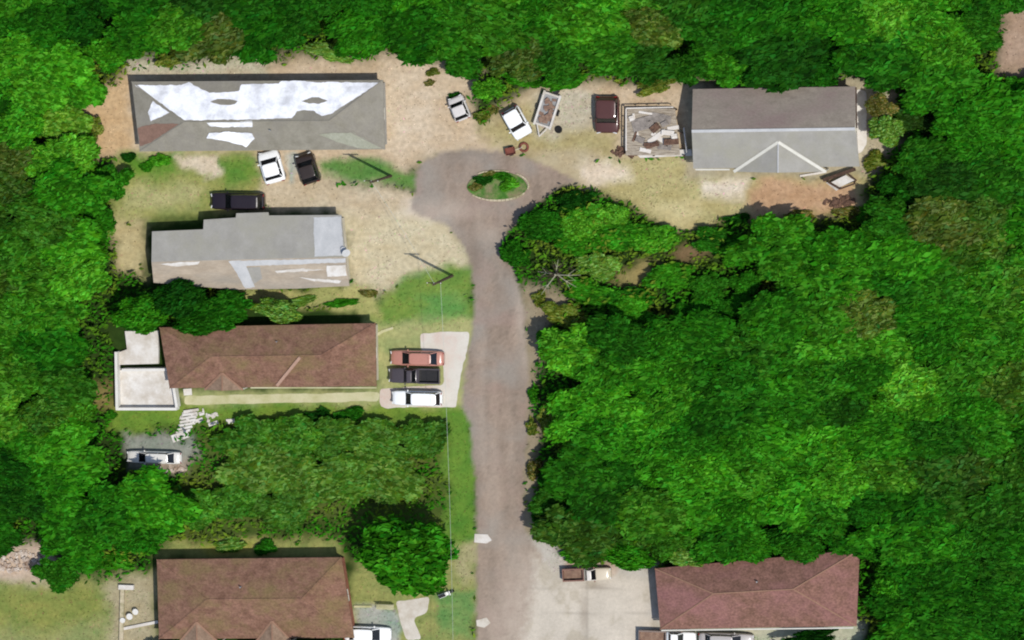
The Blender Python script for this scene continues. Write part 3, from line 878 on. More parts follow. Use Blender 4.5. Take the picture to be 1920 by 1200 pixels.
def car(name, label, cx, cy, deg, Lp, Wp, colour, kind="sedan", group=None, roof_colour=None, cat="car"):
    L, Wd = Lp / PXM, Wp / PXM
    loc = P(cx, cy, 0.5); loc.z = 0.015
    t = thing(name, label, cat, loc, math.radians(deg), group)
    pm = paint(colour)
    rm = paint(roof_colour) if roof_colour else None
    if kind == "sedan":
        part("body", car_body(L, Wd, SEDAN), pm, t, local=True, smooth=True)
        cabin(t, L, Wd, -.38, -.27, .12, .27, .92, 1.38, pm, roofmat=rm)
        lights_mirrors(t, L, Wd, pm)
    elif kind == "suv":
        part("body", car_body(L, Wd, SUV), pm, t, local=True, smooth=True)
        cabin(t, L, Wd, -.47, -.40, .08, .22, 1.03, 1.66, pm, 0.9, 0.76, roofmat=rm)
        lights_mirrors(t, L, Wd, pm, .8, .95, .17, 1.1)
    elif kind == "hatch":
        part("body", car_body(L, Wd, SUV), pm, t, local=True, smooth=True)
        cabin(t, L, Wd, -.44, -.30, .10, .26, 1.03, 1.48, pm, 0.9, 0.72, roofmat=rm)
        lights_mirrors(t, L, Wd, pm, .8, .95, .19, 1.1)
    add_wheels(t, L, Wd)
    return t

def pickup(name, label, cx, cy, deg, Lp, Wp, colour, bed_mat=None, group=None, roof_colour=None, hood_colour=None, cabpos=(.02, .08, .2, .29)):
    L, Wd = Lp / PXM, Wp / PXM
    loc = P(cx, cy, 0.5); loc.z = 0.015
    t = thing(name, label, "pickup truck", loc, math.radians(deg), group)
    pm = paint(colour)
    x0 = cabpos[0] - 0.03
    front = {x0: (1.02, .97), x0 + .05: (1.05, .99), cabpos[3]: (1.04, 1), .42: (.98, .97), .48: (.88, .9), .5: (.65, .82)}
    part("body", car_body(L, Wd, front), paint(hood_colour) if hood_colour else pm, t, local=True, smooth=True)
    cabin(t, L, Wd, cabpos[0], cabpos[1], cabpos[2], cabpos[3], 1.03, 1.62, pm, 0.92, 0.76, roofmat=paint(roof_colour) if roof_colour else None)
    xa, xb = -.5 * L, x0 * L - 0.03
    m = MB()
    hw = Wd / 2
    for s in (-1, 1):
        m.box(((xa + xb) / 2, s * (hw - 0.07), 0.72), (xb - xa, 0.14, 0.62))
    m.box((xb - 0.05, 0, 0.73), (0.1, Wd - 0.3, 0.6)); m.box((xa + 0.04, 0, 0.72), (0.08, Wd - 0.3, 0.58))
    bd = part("bed", m, pm, t, local=True)
    m = MB(); m.box(((xa + xb) / 2, 0, 0.5), (xb - xa - 0.2, Wd - 0.3, 0.1))
    part("bed_floor", m, bed_mat or M['rust'], bd, local=True)
    lights_mirrors(t, L, Wd, pm, .8, .8, cabpos[3] - .03, 1.1)
    add_wheels(t, L, Wd)
    return t

WHITE = (246, 246, 242); 
car("sedan_car", "white car with a broad white roof parked nose-up at the front of the white-coated house", 510, 313, 106, 61, 42, WHITE, "sedan")
car("hatchback_car", "dark brown car parked beside the white car in front of the white-coated house", 578, 316, 108, 57, 37, (58, 46, 36), "hatch")
car("dark_suv", "black car parked along the back of the grey stepped-roof house", 447, 377, 180, 104, 33, (38, 26, 30), "suv")
car("sedan_car", "faded red car, uppermost of three cars on the white driveway", 783, 671, 180, 103, 29, (204, 142, 122), "sedan")
pickup("dark_pickup", "charcoal grey pickup between the red and the white car on the driveway", 778, 704, 180, 98, 29, (84, 76, 78), M['black_plastic'], cabpos=(-.04, 0.02, .12, .2))
car("sedan_car", "white car, lowest of the three cars on the white driveway", 783, 746, 180, 96, 28, WHITE, "suv")
car("sedan_car", "white car parked alone among the trees below the walled patio", 290, 857, 180, 108, 24, (240, 236, 226), "sedan")
car("sedan_car", "white car at the bottom edge beside the twin-gabled brown house", 690, 1188, 0, 92, 29, WHITE, "sedan")
car("hatchback_car", "small white car with black windows parked beside the bush above the loop road", 862, 203, 112, 46, 32, (236, 228, 220), "hatch")
car("white_van", "white van with a long white roof standing slantwise on the bare ground above the loop", 970, 230, -60, 58, 37, WHITE, "suv", cat="van")
car("maroon_suv", "dark maroon rusty car parked against the junk-strewn deck", 1139, 215, -90, 68, 46, (92, 54, 46), "suv")
pickup("brown_pickup", "brown pickup with an open bed and a cream bonnet on the concrete forecourt", 1101, 1076, 4, 92, 24, (150, 110, 92), M['rust'], roof_colour=(240, 232, 220), hood_colour=(226, 212, 186), cabpos=(-.02, .03, .12, .2))
pickup("work_pickup", "brown pickup with a white cab, cut off below the plum brown house", 1252, 1196, 0, 108, 28, (150, 130, 116), M['rust'], roof_colour=WHITE, hood_colour=WHITE)
car("sedan_car", "pale grey car cut off by the bottom edge, right of the white-cabbed pickup", 1362, 1200, 0, 104, 28, (196, 190, 184), "sedan")

# trailer with the brown load
tp = P(1027, 206, 0.5); tp.z = 0.015
t = thing("utility_trailer", "open trailer with pale rails and a rusty brown load, right of the white van", "trailer", tp, math.radians(72))
m = MB(); m.box((0, 0, 0.55), (3.1, 1.5, 0.1)); part("bed", m, M['grey_metal'], t, local=True)
for s in (-1, 1):
    m = MB(); m.box((0, s * 0.86, 0.68), (3.7, 0.22, 0.34)); part("side_rail", m, M['white_slab'], t, local=True)
for s in (-1, 1):
    m = MB(); m.box((s * 1.66, 0, 0.67), (0.2, 1.48, 0.3)); part("end_rail", m, M['white_slab'], t, local=True)
m = MB()
for i in range(26):
    m.box((random.uniform(-1.3, 1.3), random.uniform(-.55, .55), 0.66 + random.uniform(0, .14)), (random.uniform(.3, .8), random.uniform(.2, .4), random.uniform(.1, .22)), random.uniform(0, 3))
part("load", m, M['rust'], t, local=True)
m = MB()
for s in (-1, 1): m.beam((-1.75, s * 0.6, 0.5), (-2.9, 0, 0.42), 0.1, 0.1)
part("drawbar", m, M['white_slab'], t, local=True)
for s in (-1, 1):
    o = bpy.data.objects.new("wheel", wheel_cache['tyre']); link(o, t); o.location = (0, s * 1.1, 0.33)
    q = bpy.data.objects.new("rim", wheel_cache['rim']); link(q, o)

# cart near the loop
tp = P(958, 283, 0.2); tp.z = 0.015
t = thing("garden_cart", "small dark red cart beside the top of the loop road", "cart", tp, 0.2)
m = MB(); m.box((0, 0, 0.42), (1.0, 0.75, 0.06)); m.box((0, .36, .58), (1.0, .04, .3)); m.box((0, -.36, .58), (1.0, .04, .3)); m.box((-.49, 0, .58), (.04, .68, .3)); m.box((.49, 0, .58), (.04, .68, .3))
part("tray", m, M['red_junk'], t, local=True)
m = MB(); m.tube([(.5, 0, .4), (1.1, .1, .5), (1.4, .2, .8)], 0.03); part("handle", m, M['trim'], t, local=True)
for s in (-1, 1):
    m = MB(); m.tube([(0, s * .44 - .05, .22), (0, s * .44 + .05, .22)], .22, 14); part("wheel", m, M['black_rubber'], t, local=True)
m = MB(); q = P(982, 276, 0.2)
def torus(m, c, R_, r_, n=20, k=8):
    vs = []; fs = []
    for i in range(n):
        a = 2 * math.pi * i / n
        for j in range(k):
            b = 2 * math.pi * j / k
            vs.append((c[0] + (R_ + r_ * math.cos(b)) * math.cos(a), c[1] + (R_ + r_ * math.cos(b)) * math.sin(a), c[2] + r_ * math.sin(b)))
    for i in range(n):
        for j in range(k):
            fs.append((i * k + j, ((i + 1) % n) * k + j, ((i + 1) % n) * k + (j + 1) % k, i * k + (j + 1) % k))
    m.add(vs, fs); return m
q.z = 0.13
solo("old_tyre", torus(m, q, 0.42, 0.13), M['red_junk'], "reddish ring-shaped tyre lying beside the small red cart", "tyre", q, smooth=True)
q = P(1047, 243, 0.2); q.z = 0.14
m = torus(MB(), q, 0.26, 0.14); m.tube([q - Vector((0, 0, .1)), q + Vector((0, 0, .06))], .2, 14)
solo("old_tyre", m, M['black_rubber'], "small black tyre lying alone on the olive ground right of the van", "tyre", q, smooth=False)
q = P(1043, 170, 0.4); q.z = 0
m = MB(); m.tube([q, q + Vector((0, 0, .1)), q + Vector((0, 0, .8)), q + Vector((0, 0, .86))], [.3, .33, .33, .3], 16)
solo("barrel", m, M['black_plastic'], "black barrel at the tree edge behind the trailer", "barrel", q)

# ------------------------------------------------------------------ walled patio
t = thing("walled_patio", "white concrete patio with low white walls at the end of the brown-roofed house", "patio", P(270, 700, 0))
def slab(px_poly, ztop, depth, name, mat, label=None):
    m = MB(); m.prism([P(x, y, ztop) for x, y in px_poly], depth); return part(name, m, mat, t, label=label)
slab([(220,694),(318,692),(328,764),(222,766)], 0.25, 0.25, "floor_slab", M['white_slab'])
slab([(234,621),(297,620),(297,682),(222,684),(222,661),(238,655)], 0.45, 0.45, "upper_slab", M['white_slab'])
for a, b, h in (((217,660),(219,768),1.25), ((217,767),(331,767),1.15), ((320,694),(331,764),1.15), ((228,694),(318,693),1.2)):
    m = MB()
    A, B = P(*a, h), P(*b, h)
    A.z = B.z = h / 2
    m.beam(A, B, 0.28, h); part("patio_wall", m, M['white_wall'], t)
sm = MB()
t2 = thing("garden_steps", "pale stone steps leading down from the walled patio", "steps", P(342, 795, 0))
for i in range(7):
    k = i / 6
    m = MB(); a = P(330 + 14 * (1 - k), 772 + 40 * k, 0.3 - 0.04 * i); b = P(372 - 14 * k, 768 + 38 * k, 0.3 - 0.04 * i)
    m.beam(a - Vector((0, 0, .1)), b - Vector((0, 0, .1)), 0.26, 0.22 - 0.015 * i)
    part("step", m, M['white_slab'], t2)
for k, (x, y, wv, h, lab) in enumerate([(338,818,1.9,.8,"broad pale paving slab at the foot of the patio steps"), (372,788,1.0,.35,"narrow pale paving stone on the grass right of the patio steps"), (400,794,1.1,.35,"narrow pale paving stone below the white ring of stones"), (432,790,.9,.5,"pale paving stone farthest from the patio steps"), (352,735,.9,.7,"white block against the patio's outer corner")]):
    q = P(x, y, 0.06); q.z = 0.05
    m = MB(); m.box(q, (wv, h, 0.09), math.radians(20 if k < 3 else 5))
    solo("paving_stone", m, M['white_slab'], lab, "paving stone", q, "loose paving stones by the patio")

# ------------------------------------------------------------------ deck and junk by the gabled house
t = thing("timber_deck", "raised weathered timber deck strewn with junk, left of the grey gabled house", "deck", P(1228, 250, 0))
dz = 1.05
m = MB()
for i in range(19):
    y0 = 206 + i * 4.6
    m.beam(P(1176 - 0.15 * i, y0, dz) - Vector((0, 0, .03)), P(1266 + 0.5 * i, y0, dz) - Vector((0, 0, .03)), 0.235, 0.06)
part("deck_boards", m, M['wood'], t)
m = MB()
for x, y in ((1176,206),(1220,206),(1266,206),(1174,250),(1276,250),(1174,290),(1225,292),(1282,292)):
    q = P(x, y, dz); m.beam((q.x, q.y, 0), (q.x, q.y, dz - .07), .14, .14)
part("deck_post", m, M['dark_wood'], t)
m = MB()
for a, b in (((1174,204),(1174,282)), ((1174,203),(1262,201)), ((1282,240),(1288,286))):
    A, B = P(*a, 1.5), P(*b, 1.5)
    m.beam(A, B, .12, .08)
    for k in range(5):
        q = A.lerp(B, k / 4); m.beam((q.x, q.y, dz - .1), (q.x, q.y, 1.48), .08, .08)
part("railing", m, M['white_junk'], t)
m = MB()
for a, b in (((1190,285),(1290,286)),):
    m.prism([P(1190,284,.5), P(1296,280,.5), P(1298,292,.5), P(1200,296,.5)], .5)
part("front_step", m, M['white_slab'], t)
junk = [(1184,222,.5,.5,20,'white_junk',"white square box at the back left of the deck","box",.3),
        (1212,212,1.6,.22,-8,'white_junk',"thin white plank along the deck's back edge","plank",.08),
        (1228,240,1.0,.7,40,'brown_junk',"brown crate in the middle of the grey sheets on the deck","crate",.3),
        (1264,256,.6,.5,15,'white_junk',"white box by the crate at the deck's right edge","box",.4),
        (1210,282,1.2,.4,-12,'white_junk',"white board at the deck's front left","board",.1),
        (1190,256,1.1,.2,70,'brown_junk',"thin dark plank on the deck's left front","plank",.12),
        (1246,276,1.4,.5,-6,'grey_junk',"grey sheet at the deck's front right","sheet",.12),
        (1232,256,2.2,.5,35,'white_junk',"white board lying across the middle of the deck","board",.1),
        (1252,249,1.3,.5,-5,'white_junk',"short white board nearest the gabled house on the deck","board",.35),
        (1240,262,2.4,.45,-35,'white_junk',"white board slanting under the other boards on the deck","board",.02),
        (1262,240,1.2,.4,10,'white_junk',"white slat by the deck edge beside the house shadow","board",.08),
        (1205,232,2.2,1.3,15,'grey_junk',"grey sheet covering the left half of the deck","sheet",.12),
        (1240,222,2.0,.9,-12,'grey_junk',"wrinkled grey sheet at the back of the deck","sheet",.1),
        (1192,236,.22,2.6,12,'white_junk',"long thin pale rail lying lengthwise on the deck","plank",.1),
        (1258,266,1.5,.6,4,'brown_junk',"dark brown crate at the lower right of the deck","crate",.4),
        (1222,272,1.3,.5,18,'brown_junk',"dark brown timber bundle at the front of the deck","timber",.25),
        (1200,262,.9,.6,-20,'grey_junk',"small grey box on the left front of the deck","box",.35),
        (1246,232,.7,.5,30,'grey_junk',"small grey box at the centre back of the deck","box",.3)]
for x, y, a, b, deg, mt, lab, cat, h in junk:
    q = P(x, y, dz + h); q.z = dz
    m = MB(); m.box((q.x, q.y, dz + .008 + h / 2), (a, b, h), math.radians(deg))
    if cat == "crate":
        for s in (-.35, 0, .35): m.box((q.x + s * a * math.cos(math.radians(deg)), q.y + s * a * math.sin(math.radians(deg)), dz + h + .03), (.12, b * 1.03, .04), math.radians(deg))
    if cat == "box":
        m.box((q.x, q.y, dz + h + .03), (a * .7, b * .3, .05), math.radians(deg + 8))
    if cat == "sheet":
        for k in range(5): m.box((q.x + random.uniform(-.4, .4) * a, q.y + random.uniform(-.4, .4) * b, dz + h + .02), (random.uniform(.3, .8), .1, .06), math.radians(deg + random.uniform(-50, 50)))
    if cat == "timber":
        for k in (-1, 0, 1): m.beam((q.x - .8, q.y + k * .14, dz + h + .06), (q.x + .8, q.y + k * .14 + .1, dz + h + .06), .11, .11)
    solo("wooden_" + cat if cat in ("board", "plank", "crate", "timber") else ("storage_box" if cat == "box" else "grey_sheet"), m, M[mt], lab, cat, (q.x, q.y, dz), "junk lying on the timber deck")
def heap(name, label, cat, cx, cy, rx, ry, n, mats, hmax, seed, kind="stuff"):
    r = random.Random(seed); m = MB()
    for i in range(n):
        a = r.uniform(0, 6.28); d = math.sqrt(r.random())
        q = P(cx + rx * d * math.cos(a), cy + ry * d * math.sin(a), 0)
        h = hmax * (1 - d * .7) * r.uniform(.3, 1)
        m.box((q.x, q.y, h * .5), (r.uniform(.12, .55), r.uniform(.1, .35), r.uniform(.06, .3)), r.uniform(0, 3), r.uniform(-.5, .5))
    q = P(cx, cy, 0)
    o = solo(name, m, mats, label, cat, q)
    if kind: o["kind"] = kind
    return o
heap("rubble", "pale rubble heap at the left edge above the olive lawn", "rubble", 28, 1052, 55, 20, 150, M['rubble'], .7, 1)
heap("debris", "dark brown brush and scrap at the deck's lower left corner", "debris", 1178, 284, 30, 10, 60, M['brown_junk'], .7, 2)
heap("scrap", "grey and white scrap heaped beyond the end of the gabled house", "scrap", 1642, 240, 16, 22, 60, M['grey_junk'], .6, 3)
heap("brushwood", "dark brushwood below the small platform near the gabled house", "debris", 1575, 378, 30, 10, 60, M['brown_junk'], .5, 4)
heap("stones", "scattered pale stones on the grass below the footpath", "stones", 372, 780, 36, 12, 40, M['white_slab'], .2, 5)
heap("rubble", "brown rubble on the ground beside the white car among the trees", "rubble", 312, 878, 40, 7, 40, M['rubble'], .25, 6)

# small platform by the gabled house
t = thing("wooden_platform", "small white platform framed by dark beams at the lower right of the gabled house", "platform", P(1575, 340, 0))
m = MB(); m.prism([P(1556,343,.6), P(1586,328,.6), P(1602,338,.6), P(1573,352,.6)], .08); part("top", m, M['white_slab'], t)
m = MB()
for a, b, w_ in (((1543,338),(1604,317),.34), ((1553,341),(1575,354),.22), ((1575,354),(1603,344),.16), ((1590,326),(1606,339),.18)):
    m.beam(P(*a, .75), P(*b, .75), w_, .16)
part("beam", m, M['dark_wood'], t)
m = MB()
for a in ((1545,338),(1575,353),(1602,342),(1602,318)):
    q = P(*a, .6); m.beam((q.x, q.y, 0), (q.x, q.y, .68), .14, .14)
part("post", m, M['dark_wood'], t)
m = MB(); m.prism([P(1548,342,.15), P(1556,342,.4), P(1574,354,.4), P(1568,358,.15)], .12); part("ramp", m, M['white_slab'], t)
m = MB(); m.beam(P(1500,330,.1), P(1550,322,.1), .2, .2)
solo("timber_rail", m, M['white_junk'], "pale timber rail lying below the front eave of the gabled house", "timber", P(1525,326,0))

# ------------------------------------------------------------------ loop island
t = thing("traffic_island", "oval grass island with a broken pale kerb in the middle of the loop road", "traffic island", P(932, 347, 0))
m = MB()
top = [P(932 + 56 * math.cos(a) * (1 + .04 * math.sin(3 * a)), 348 + 26 * math.sin(a), 0.13) for a in [2 * math.pi * k / 48 for k in range(48)]]
m.prism(top, 0.13)
gi = noise_mat("island_grass", (64, 112, 36), (96, 138, 56), scale=1.2, rough=0.95, c3=(142, 128, 96), scale3=.6, fine=(6, .2))
part("island_turf", m, gi, t)
m = MB()
for k in range(48):
    a0, a1 = 2 * math.pi * k / 48, 2 * math.pi * (k + .9) / 48
    if 19 <= k <= 30 or k in (2, 3, 34, 39, 40): continue
    A = P(932 + 59 * math.cos(a0), 348 + 28 * math.sin(a0), .15); B = P(932 + 59 * math.cos(a1), 348 + 28 * math.sin(a1), .15)
    A.z = B.z = .08
    m.beam(A, B, .2 if 5 < k < 14 else .14, .16)
part("kerb", m, M['kerb'], t)

# ------------------------------------------------------------------ poles and cables
def pole(name, label, px, py, h=9.5):
    b = P(px, py, 0)
    t = thing(name, label, "utility pole", b, 0, "wooden utility poles along the road")
    m = MB(); m.tube([b, b + Vector((0, 0, h * .5)), b + Vector((0, 0, h))], [.16, .135, .11], 12); part("shaft", m, M['pole_wood'], t)
    m = MB(); m.beam(b + Vector((-.8, .12, h - .5)), b + Vector((.8, .12, h - .5)), .1, .12); part("crossarm", m, M['pole_wood'], t)
    for s in (-.7, 0, .7):
        m = MB(); m.tube([b + Vector((s, .12, h - .44)), b + Vector((s, .12, h - .28))], .05, 8); part("insulator", m, M['white_wall'], t)
    return b + Vector((0, .12, h - .28))
pA = pole("utility_pole", "dark wooden utility pole on the verge at the bend, right of the grey stepped-roof house", 848, 517)
pB = pole("utility_pole", "dark wooden utility pole on the green strip below the white-coated house", 733, 330)
pC = pole("utility_pole", "dark wooden utility pole standing by the road past the bottom edge", 872, 1262)
def cable(a, b, sag, label, off):
    a = a + Vector((off, 0, 0)); b = b + Vector((off, 0, 0))
    pts = [a.lerp(b, k / 24) - Vector((0, 0, sag * 4 * (k / 24) * (1 - k / 24))) for k in range(25)]
    m = MB(); m.tube(pts, 0.014, 5)
    solo("power_cable", m, M['cable'], label, "cable", a, "overhead cables between the poles")
cable(pA, pC, 1.0, "thin pale overhead cable running down the road from the pole at the bend", 0.7)
cable(pA, pB, .5, "thin overhead cable between the two poles near the loop", 0)

# ------------------------------------------------------------------ small roadside things
def flat_thing(name, label, cat, poly, z, mat):
    m = MB(); m.prism([P(x, y, z) for x, y in poly], z - .005)
    return solo(name, m, mat, label, cat, P(poly[0][0], poly[0][1], 0))
flat_thing("concrete_slab", "white slab lying at the left edge of the road below the big bend", "slab", [(890,1001),(914,1002),(922,1013),(912,1019),(889,1017)], .09, M['white_slab'])
flat_thing("concrete_slab", "faint pale slab on the road edge near the bottom", "slab", [(893,1163),(912,1158),(920,1168),(908,1177),(894,1174)], .05, M['concrete'])
flat_thing("wooden_plank", "pale plank on the grass off the corner of the brown house", "plank", [(704,626),(716,619),(736,613),(737,617),(720,623),(708,630)], .1, M['walk'])
q = P(722, 1138, .4); q.z = 0
t = thing("garden_bench", "pale garden bench on the grass beside the twin-gabled house", "bench", q)
m = MB()
for k in range(4): m.box((0, -.2 + k * .14, .45), (1.9, .1, .04))
part("seat", m, M['walk'], t, local=True)
m = MB(); m.box((0, .3, .72), (1.9, .05, .36)); part("backrest", m, M['walk'], t, local=True)
for x in (-.85, .85):
    for y in (-.2, .26):
        m = MB(); m.box((x, y, .215), (.07, .07, .42)); part("leg", m, M['walk'], t, local=True)
m = MB(); m.beam(P(664,1137,.1), P(697,1137,.1), .22, .2)
solo("edging_kerb", m, M['walk'], "short pale kerb from the corner of the twin-gabled house to the bench", "kerb", P(680,1137,0))
# scooter on the verge
q = P(836, 1114, .4); q.z = 0.0
t = thing("motor_scooter", "small white scooter standing on the grass under the big round tree", "scooter", q, math.radians(22))
m = MB(); m.box((-.35, 0, .62), (.8, .4, .34)); m.box((.1, 0, .32), (.5, .34, .1)); m.box((.42, 0, .6), (.16, .44, .66), 0, -.3); part("body", m, paint(WHITE), t, local=True)
m = MB(); m.box((-.35, 0, .83), (.75, .32, .1)); part("saddle", m, M['black_plastic'], t, local=True)
m = MB(); m.tube([(.5, -.38, 1.02), (.52, 0, .98), (.5, .38, 1.02)], .03); part("handlebar", m, M['black_plastic'], t, local=True)
for x in (-.65, .7):
    m = MB(); m.tube([(x, -.07, .26), (x, .07, .26)], .26, 16); part("wheel", m, M['black_rubber'], t, local=True)
# low white wall bottom left with pots
t = thing("garden_wall", "low pale garden wall with a short cross piece, left of the twin-gabled house", "wall", P(230, 1150, 0))
m = MB(); m.beam(P(229,1104,.45) - Vector((0,0,.22)), P(226,1240,.45) - Vector((0,0,.22)), .42, .45); part("wall_run", m, M['kerb'], t)
m = MB(); m.beam(P(222,1101,.5) - Vector((0,0,.25)), P(250,1102,.5) - Vector((0,0,.25)), .5, .5); part("cross_piece", m, M['white_slab'], t)
m = MB(); m.beam(P(226,1180,.25) - Vector((0,0,.12)), P(296,1166,.25) - Vector((0,0,.12)), .3, .22); part("return_wall", m, M['white_slab'], t)
for x, y, r_, lab in ((254,1147,.34,"round white pot standing apart, uppermost by the low garden wall"), (243,1156,.36,"white pot in the middle of the three by the low garden wall"), (230,1163,.3,"white pot touching the low garden wall")):
    b = P(x, y, .5); b.z = 0
    m = MB(); m.tube([b, b + Vector((0, 0, .1)), b + Vector((0, 0, .55)), b + Vector((0, 0, .6))], [r_ * .6, r_ * .7, r_, r_ * .96], 16)
    solo("plant_pot", m, M['white_wall'], lab, "plant pot", b, "white pots by the garden wall")

# ------------------------------------------------------------------ vegetation
def leaf_cloud(centres, radii, counts, seed, ll=0.17, lw=0.075, bias=0.35, flat=0.55):
    """leaf quads on the shells of several lobes; returns verts, faces, tint"""
    r = np.random.default_rng(seed)
    Vs, Ts = [], []
    for c, rad, n in zip(centres, radii, counts):
        d = r.normal(size=(n, 3)); d[:, 2] += 0.55
        d /= np.linalg.norm(d, axis=1)[:, None]
        rr = np.array(rad) * (0.62 + 0.45 * r.random((n, 1)) ** 0.7)
        p = np.array(c) + d * rr
        nrm = d * 0.5 + np.array([0, 0, flat]) + r.normal(size=(n, 3)) * 0.5
        nrm /= np.linalg.norm(nrm, axis=1)[:, None]
        ang = np.where(r.random(n) < 0.55, 0.35 + r.normal(size=n) * bias, r.random(n) * math.pi)
        u = np.stack([np.cos(ang), np.sin(ang), r.normal(size=n) * .25], 1)
        u -= nrm * (u * nrm).sum(1)[:, None]; u /= np.linalg.norm(u, axis=1)[:, None]
        v = np.cross(nrm, u)
        s = (0.65 + 0.8 * r.random((n, 1)))
        a = u * ll * s; b = v * lw * s * (0.8 + .5 * r.random((n, 1)))
        q = np.stack([p - a, p - a * .1 + b, p + a, p - a * .1 - b], 1)
        Vs.append(q.reshape(-1, 3))
        t = 0.32 + 1.12 * r.random((n, 1)) ** 1.3; pale = np.clip(t - .75, 0, 1); hue = r.normal(size=(n, 1)) * .16
        lob = r.uniform(.85, 1.18)
        Ts.append(np.repeat(np.concatenate([t * (1 + hue * 1.3 + pale * .5), t, t * (1 - hue + pale * 3.5)], 1) * lob, 4, 0))
    V = np.concatenate(Vs); T = np.concatenate(Ts)
    F = np.arange(len(V)).reshape(-1, 4)
    return V, F, np.clip(T, .15, 5)

def crown_mesh(name, seed, nl=20, leaves=165, ll=0.108, lw=0.05, zr=0.34):
    r = random.Random(seed)
    cs, rs, ns = [(0, 0, .05)], [(.55, .55, .5)], [leaves]
    for i in range(nl):
        a = i * 2.399 + r.uniform(-.4, .4); d = math.sqrt((i + .6) / nl) * .8 * r.uniform(.82, 1.14)
        z = zr * (1 - d * d * 1.5) * r.uniform(.55, 1.1) - .1
        cs.append((d * math.cos(a), d * math.sin(a), z)); k = r.uniform(.2, .4)
        rs.append((k, k, k * .8)); ns.append(int(leaves * (k / .3) ** 2))
    V, F, T = leaf_cloud(cs, rs, ns, seed, ll, lw)
    return np_mesh(name, V, F, M['leaf'], T)

def trunk_mesh(seed, mat, spread=0.5, n=5):
    """unit trunk: height 1 up to the crown's centre"""
    r = random.Random(seed); m = MB()
    m.tube([(0, 0, 0), (.01, .0, .08), (.02, .01, .5), (.0, .02, .95)], [.075, .05, .038, .02], 8)
    for i in range(n):
        a = i * 2 * math.pi / n + r.uniform(-.4, .4); z = r.uniform(.45, .7)
        m.tube([(.02, .01, z), (spread * .45 * math.cos(a), spread * .45 * math.sin(a), z + .2), (spread * .9 * math.cos(a), spread * .9 * math.sin(a), z + .35)], [.026, .017, .007], 6)
    return m.mesh("trunk", mat)

CROWNS = [crown_mesh("crown", 100 + i, nl=18 + i % 4 * 2) for i in range(9)]
BIGCROWN = crown_mesh("crown", 300, nl=34, leaves=150, ll=.085, lw=.04, zr=.6)
BUSHES = [crown_mesh("foliage", 200 + i, nl=8, leaves=80, ll=.26, lw=.12, zr=.45) for i in range(4)]
TRUNKS = [trunk_mesh(400 + i, M['bark']) for i in range(4)]

def tree(label, cx, cy, rxp, ryp, zc, colour, crown=None, name="tree", group=None, rz=None, zs=None, cat="tree"):
    """crown centred on a photo pixel at height zc; rxp, ryp radii in photo pixels"""
    b = P(cx, cy, zc); b.z = 0
    rx, ry = rxp / PXM, ryp / PXM
    t = thing(name, label, cat, b, 0, group)
    tr = bpy.data.objects.new("trunk", random.choice(TRUNKS)); link(tr, t)
    tr.scale = (zc * .85, zc * .85, zc); tr.rotation_euler = (0, 0, random.uniform(0, 6.28))
    cr = bpy.data.objects.new("crown", crown or random.choice(CROWNS)); link(cr, t)
    cr.location = (0, 0, zc); cr.scale = (rx, ry, zs if zs else (rx + ry) / 2 * random.uniform(.8, 1.1))
    cr.rotation_euler = (random.uniform(-.06, .06), random.uniform(-.06, .06), random.choice((0, math.pi)) + random.uniform(-.3, .3))
    cr.color = (*colour, 1)
    return t

LEAFK = 1 / 0.78
def leafcol(c):
    return lin(c, LEAFK)
# colour classes in the photo's terms
CLS = {'dark green': (16, 60, 4), 'deep green': (26, 80, 5), 'mid green': (40, 102, 7), 'bright green': (58, 122, 14), 'yellow-green': (84, 124, 32), 'olive': (80, 98, 22), 'brownish olive': (88, 92, 30)}

def region(px, py):
    if py < 165 and px < 170: return "in the top left corner wood"
    if py < 165 and px < 470: return "behind the left half of the white-coated house"
    if py < 165 and px < 780: return "behind the right half of the white-coated house"
    if py < 190 and px < 1000: return "in the wood above the small white car"
    if py < 190 and px < 1300: return "in the wood behind the trailer and deck"
    if py < 190 and px < 1650: return "in the wood behind the gabled house"
    if px > 1600 and py < 150: return "by the bare earth, top right"
    if px > 1600 and py < 330: return "in the wood right of the gabled house"
    if px < 330 and py < 330: return "in the wood left of the white-coated house"
    if px < 300 and py < 480: return "in the wood left of the green yard"
    if px < 300 and py < 620: return "in the wood left of the stepped-roof house"
    if px < 760 and py < 640: return "between the stepped-roof house and the long brown house"
    if px < 300 and py < 800: return "in the wood left of the walled patio"
    if px < 360 and py < 935: return "in the wood around the lone white car"
    if px < 360: return "in the wood above the olive lawn"
    if px < 600: return "in the overgrown field's left half"
    if px < 900: return "in the overgrown field near the road"
    if py < 470 and px < 1220: return "beside the lower right of the loop road"
    if py < 600 and px < 1300: return "on the vacant lot below the loop road"
    if py < 600 and px < 1700: return "below the gabled house's dirt yard"
    if py < 600: return "at the right edge beside the vacant lot"
    if px < 1200 and py < 830: return "in the wood across from the three cars"
    if px < 1200: return "in the wood just above the forecourt"
    if py < 830 and px < 1500: return "in the middle of the large wood"
    if py < 830: return "in the large wood's right edge"
    if px < 1450: return "in the wood above the plum brown house"
    if px < 1640: return "behind the plum brown house's right end"
    return "in the wood at the bottom right"

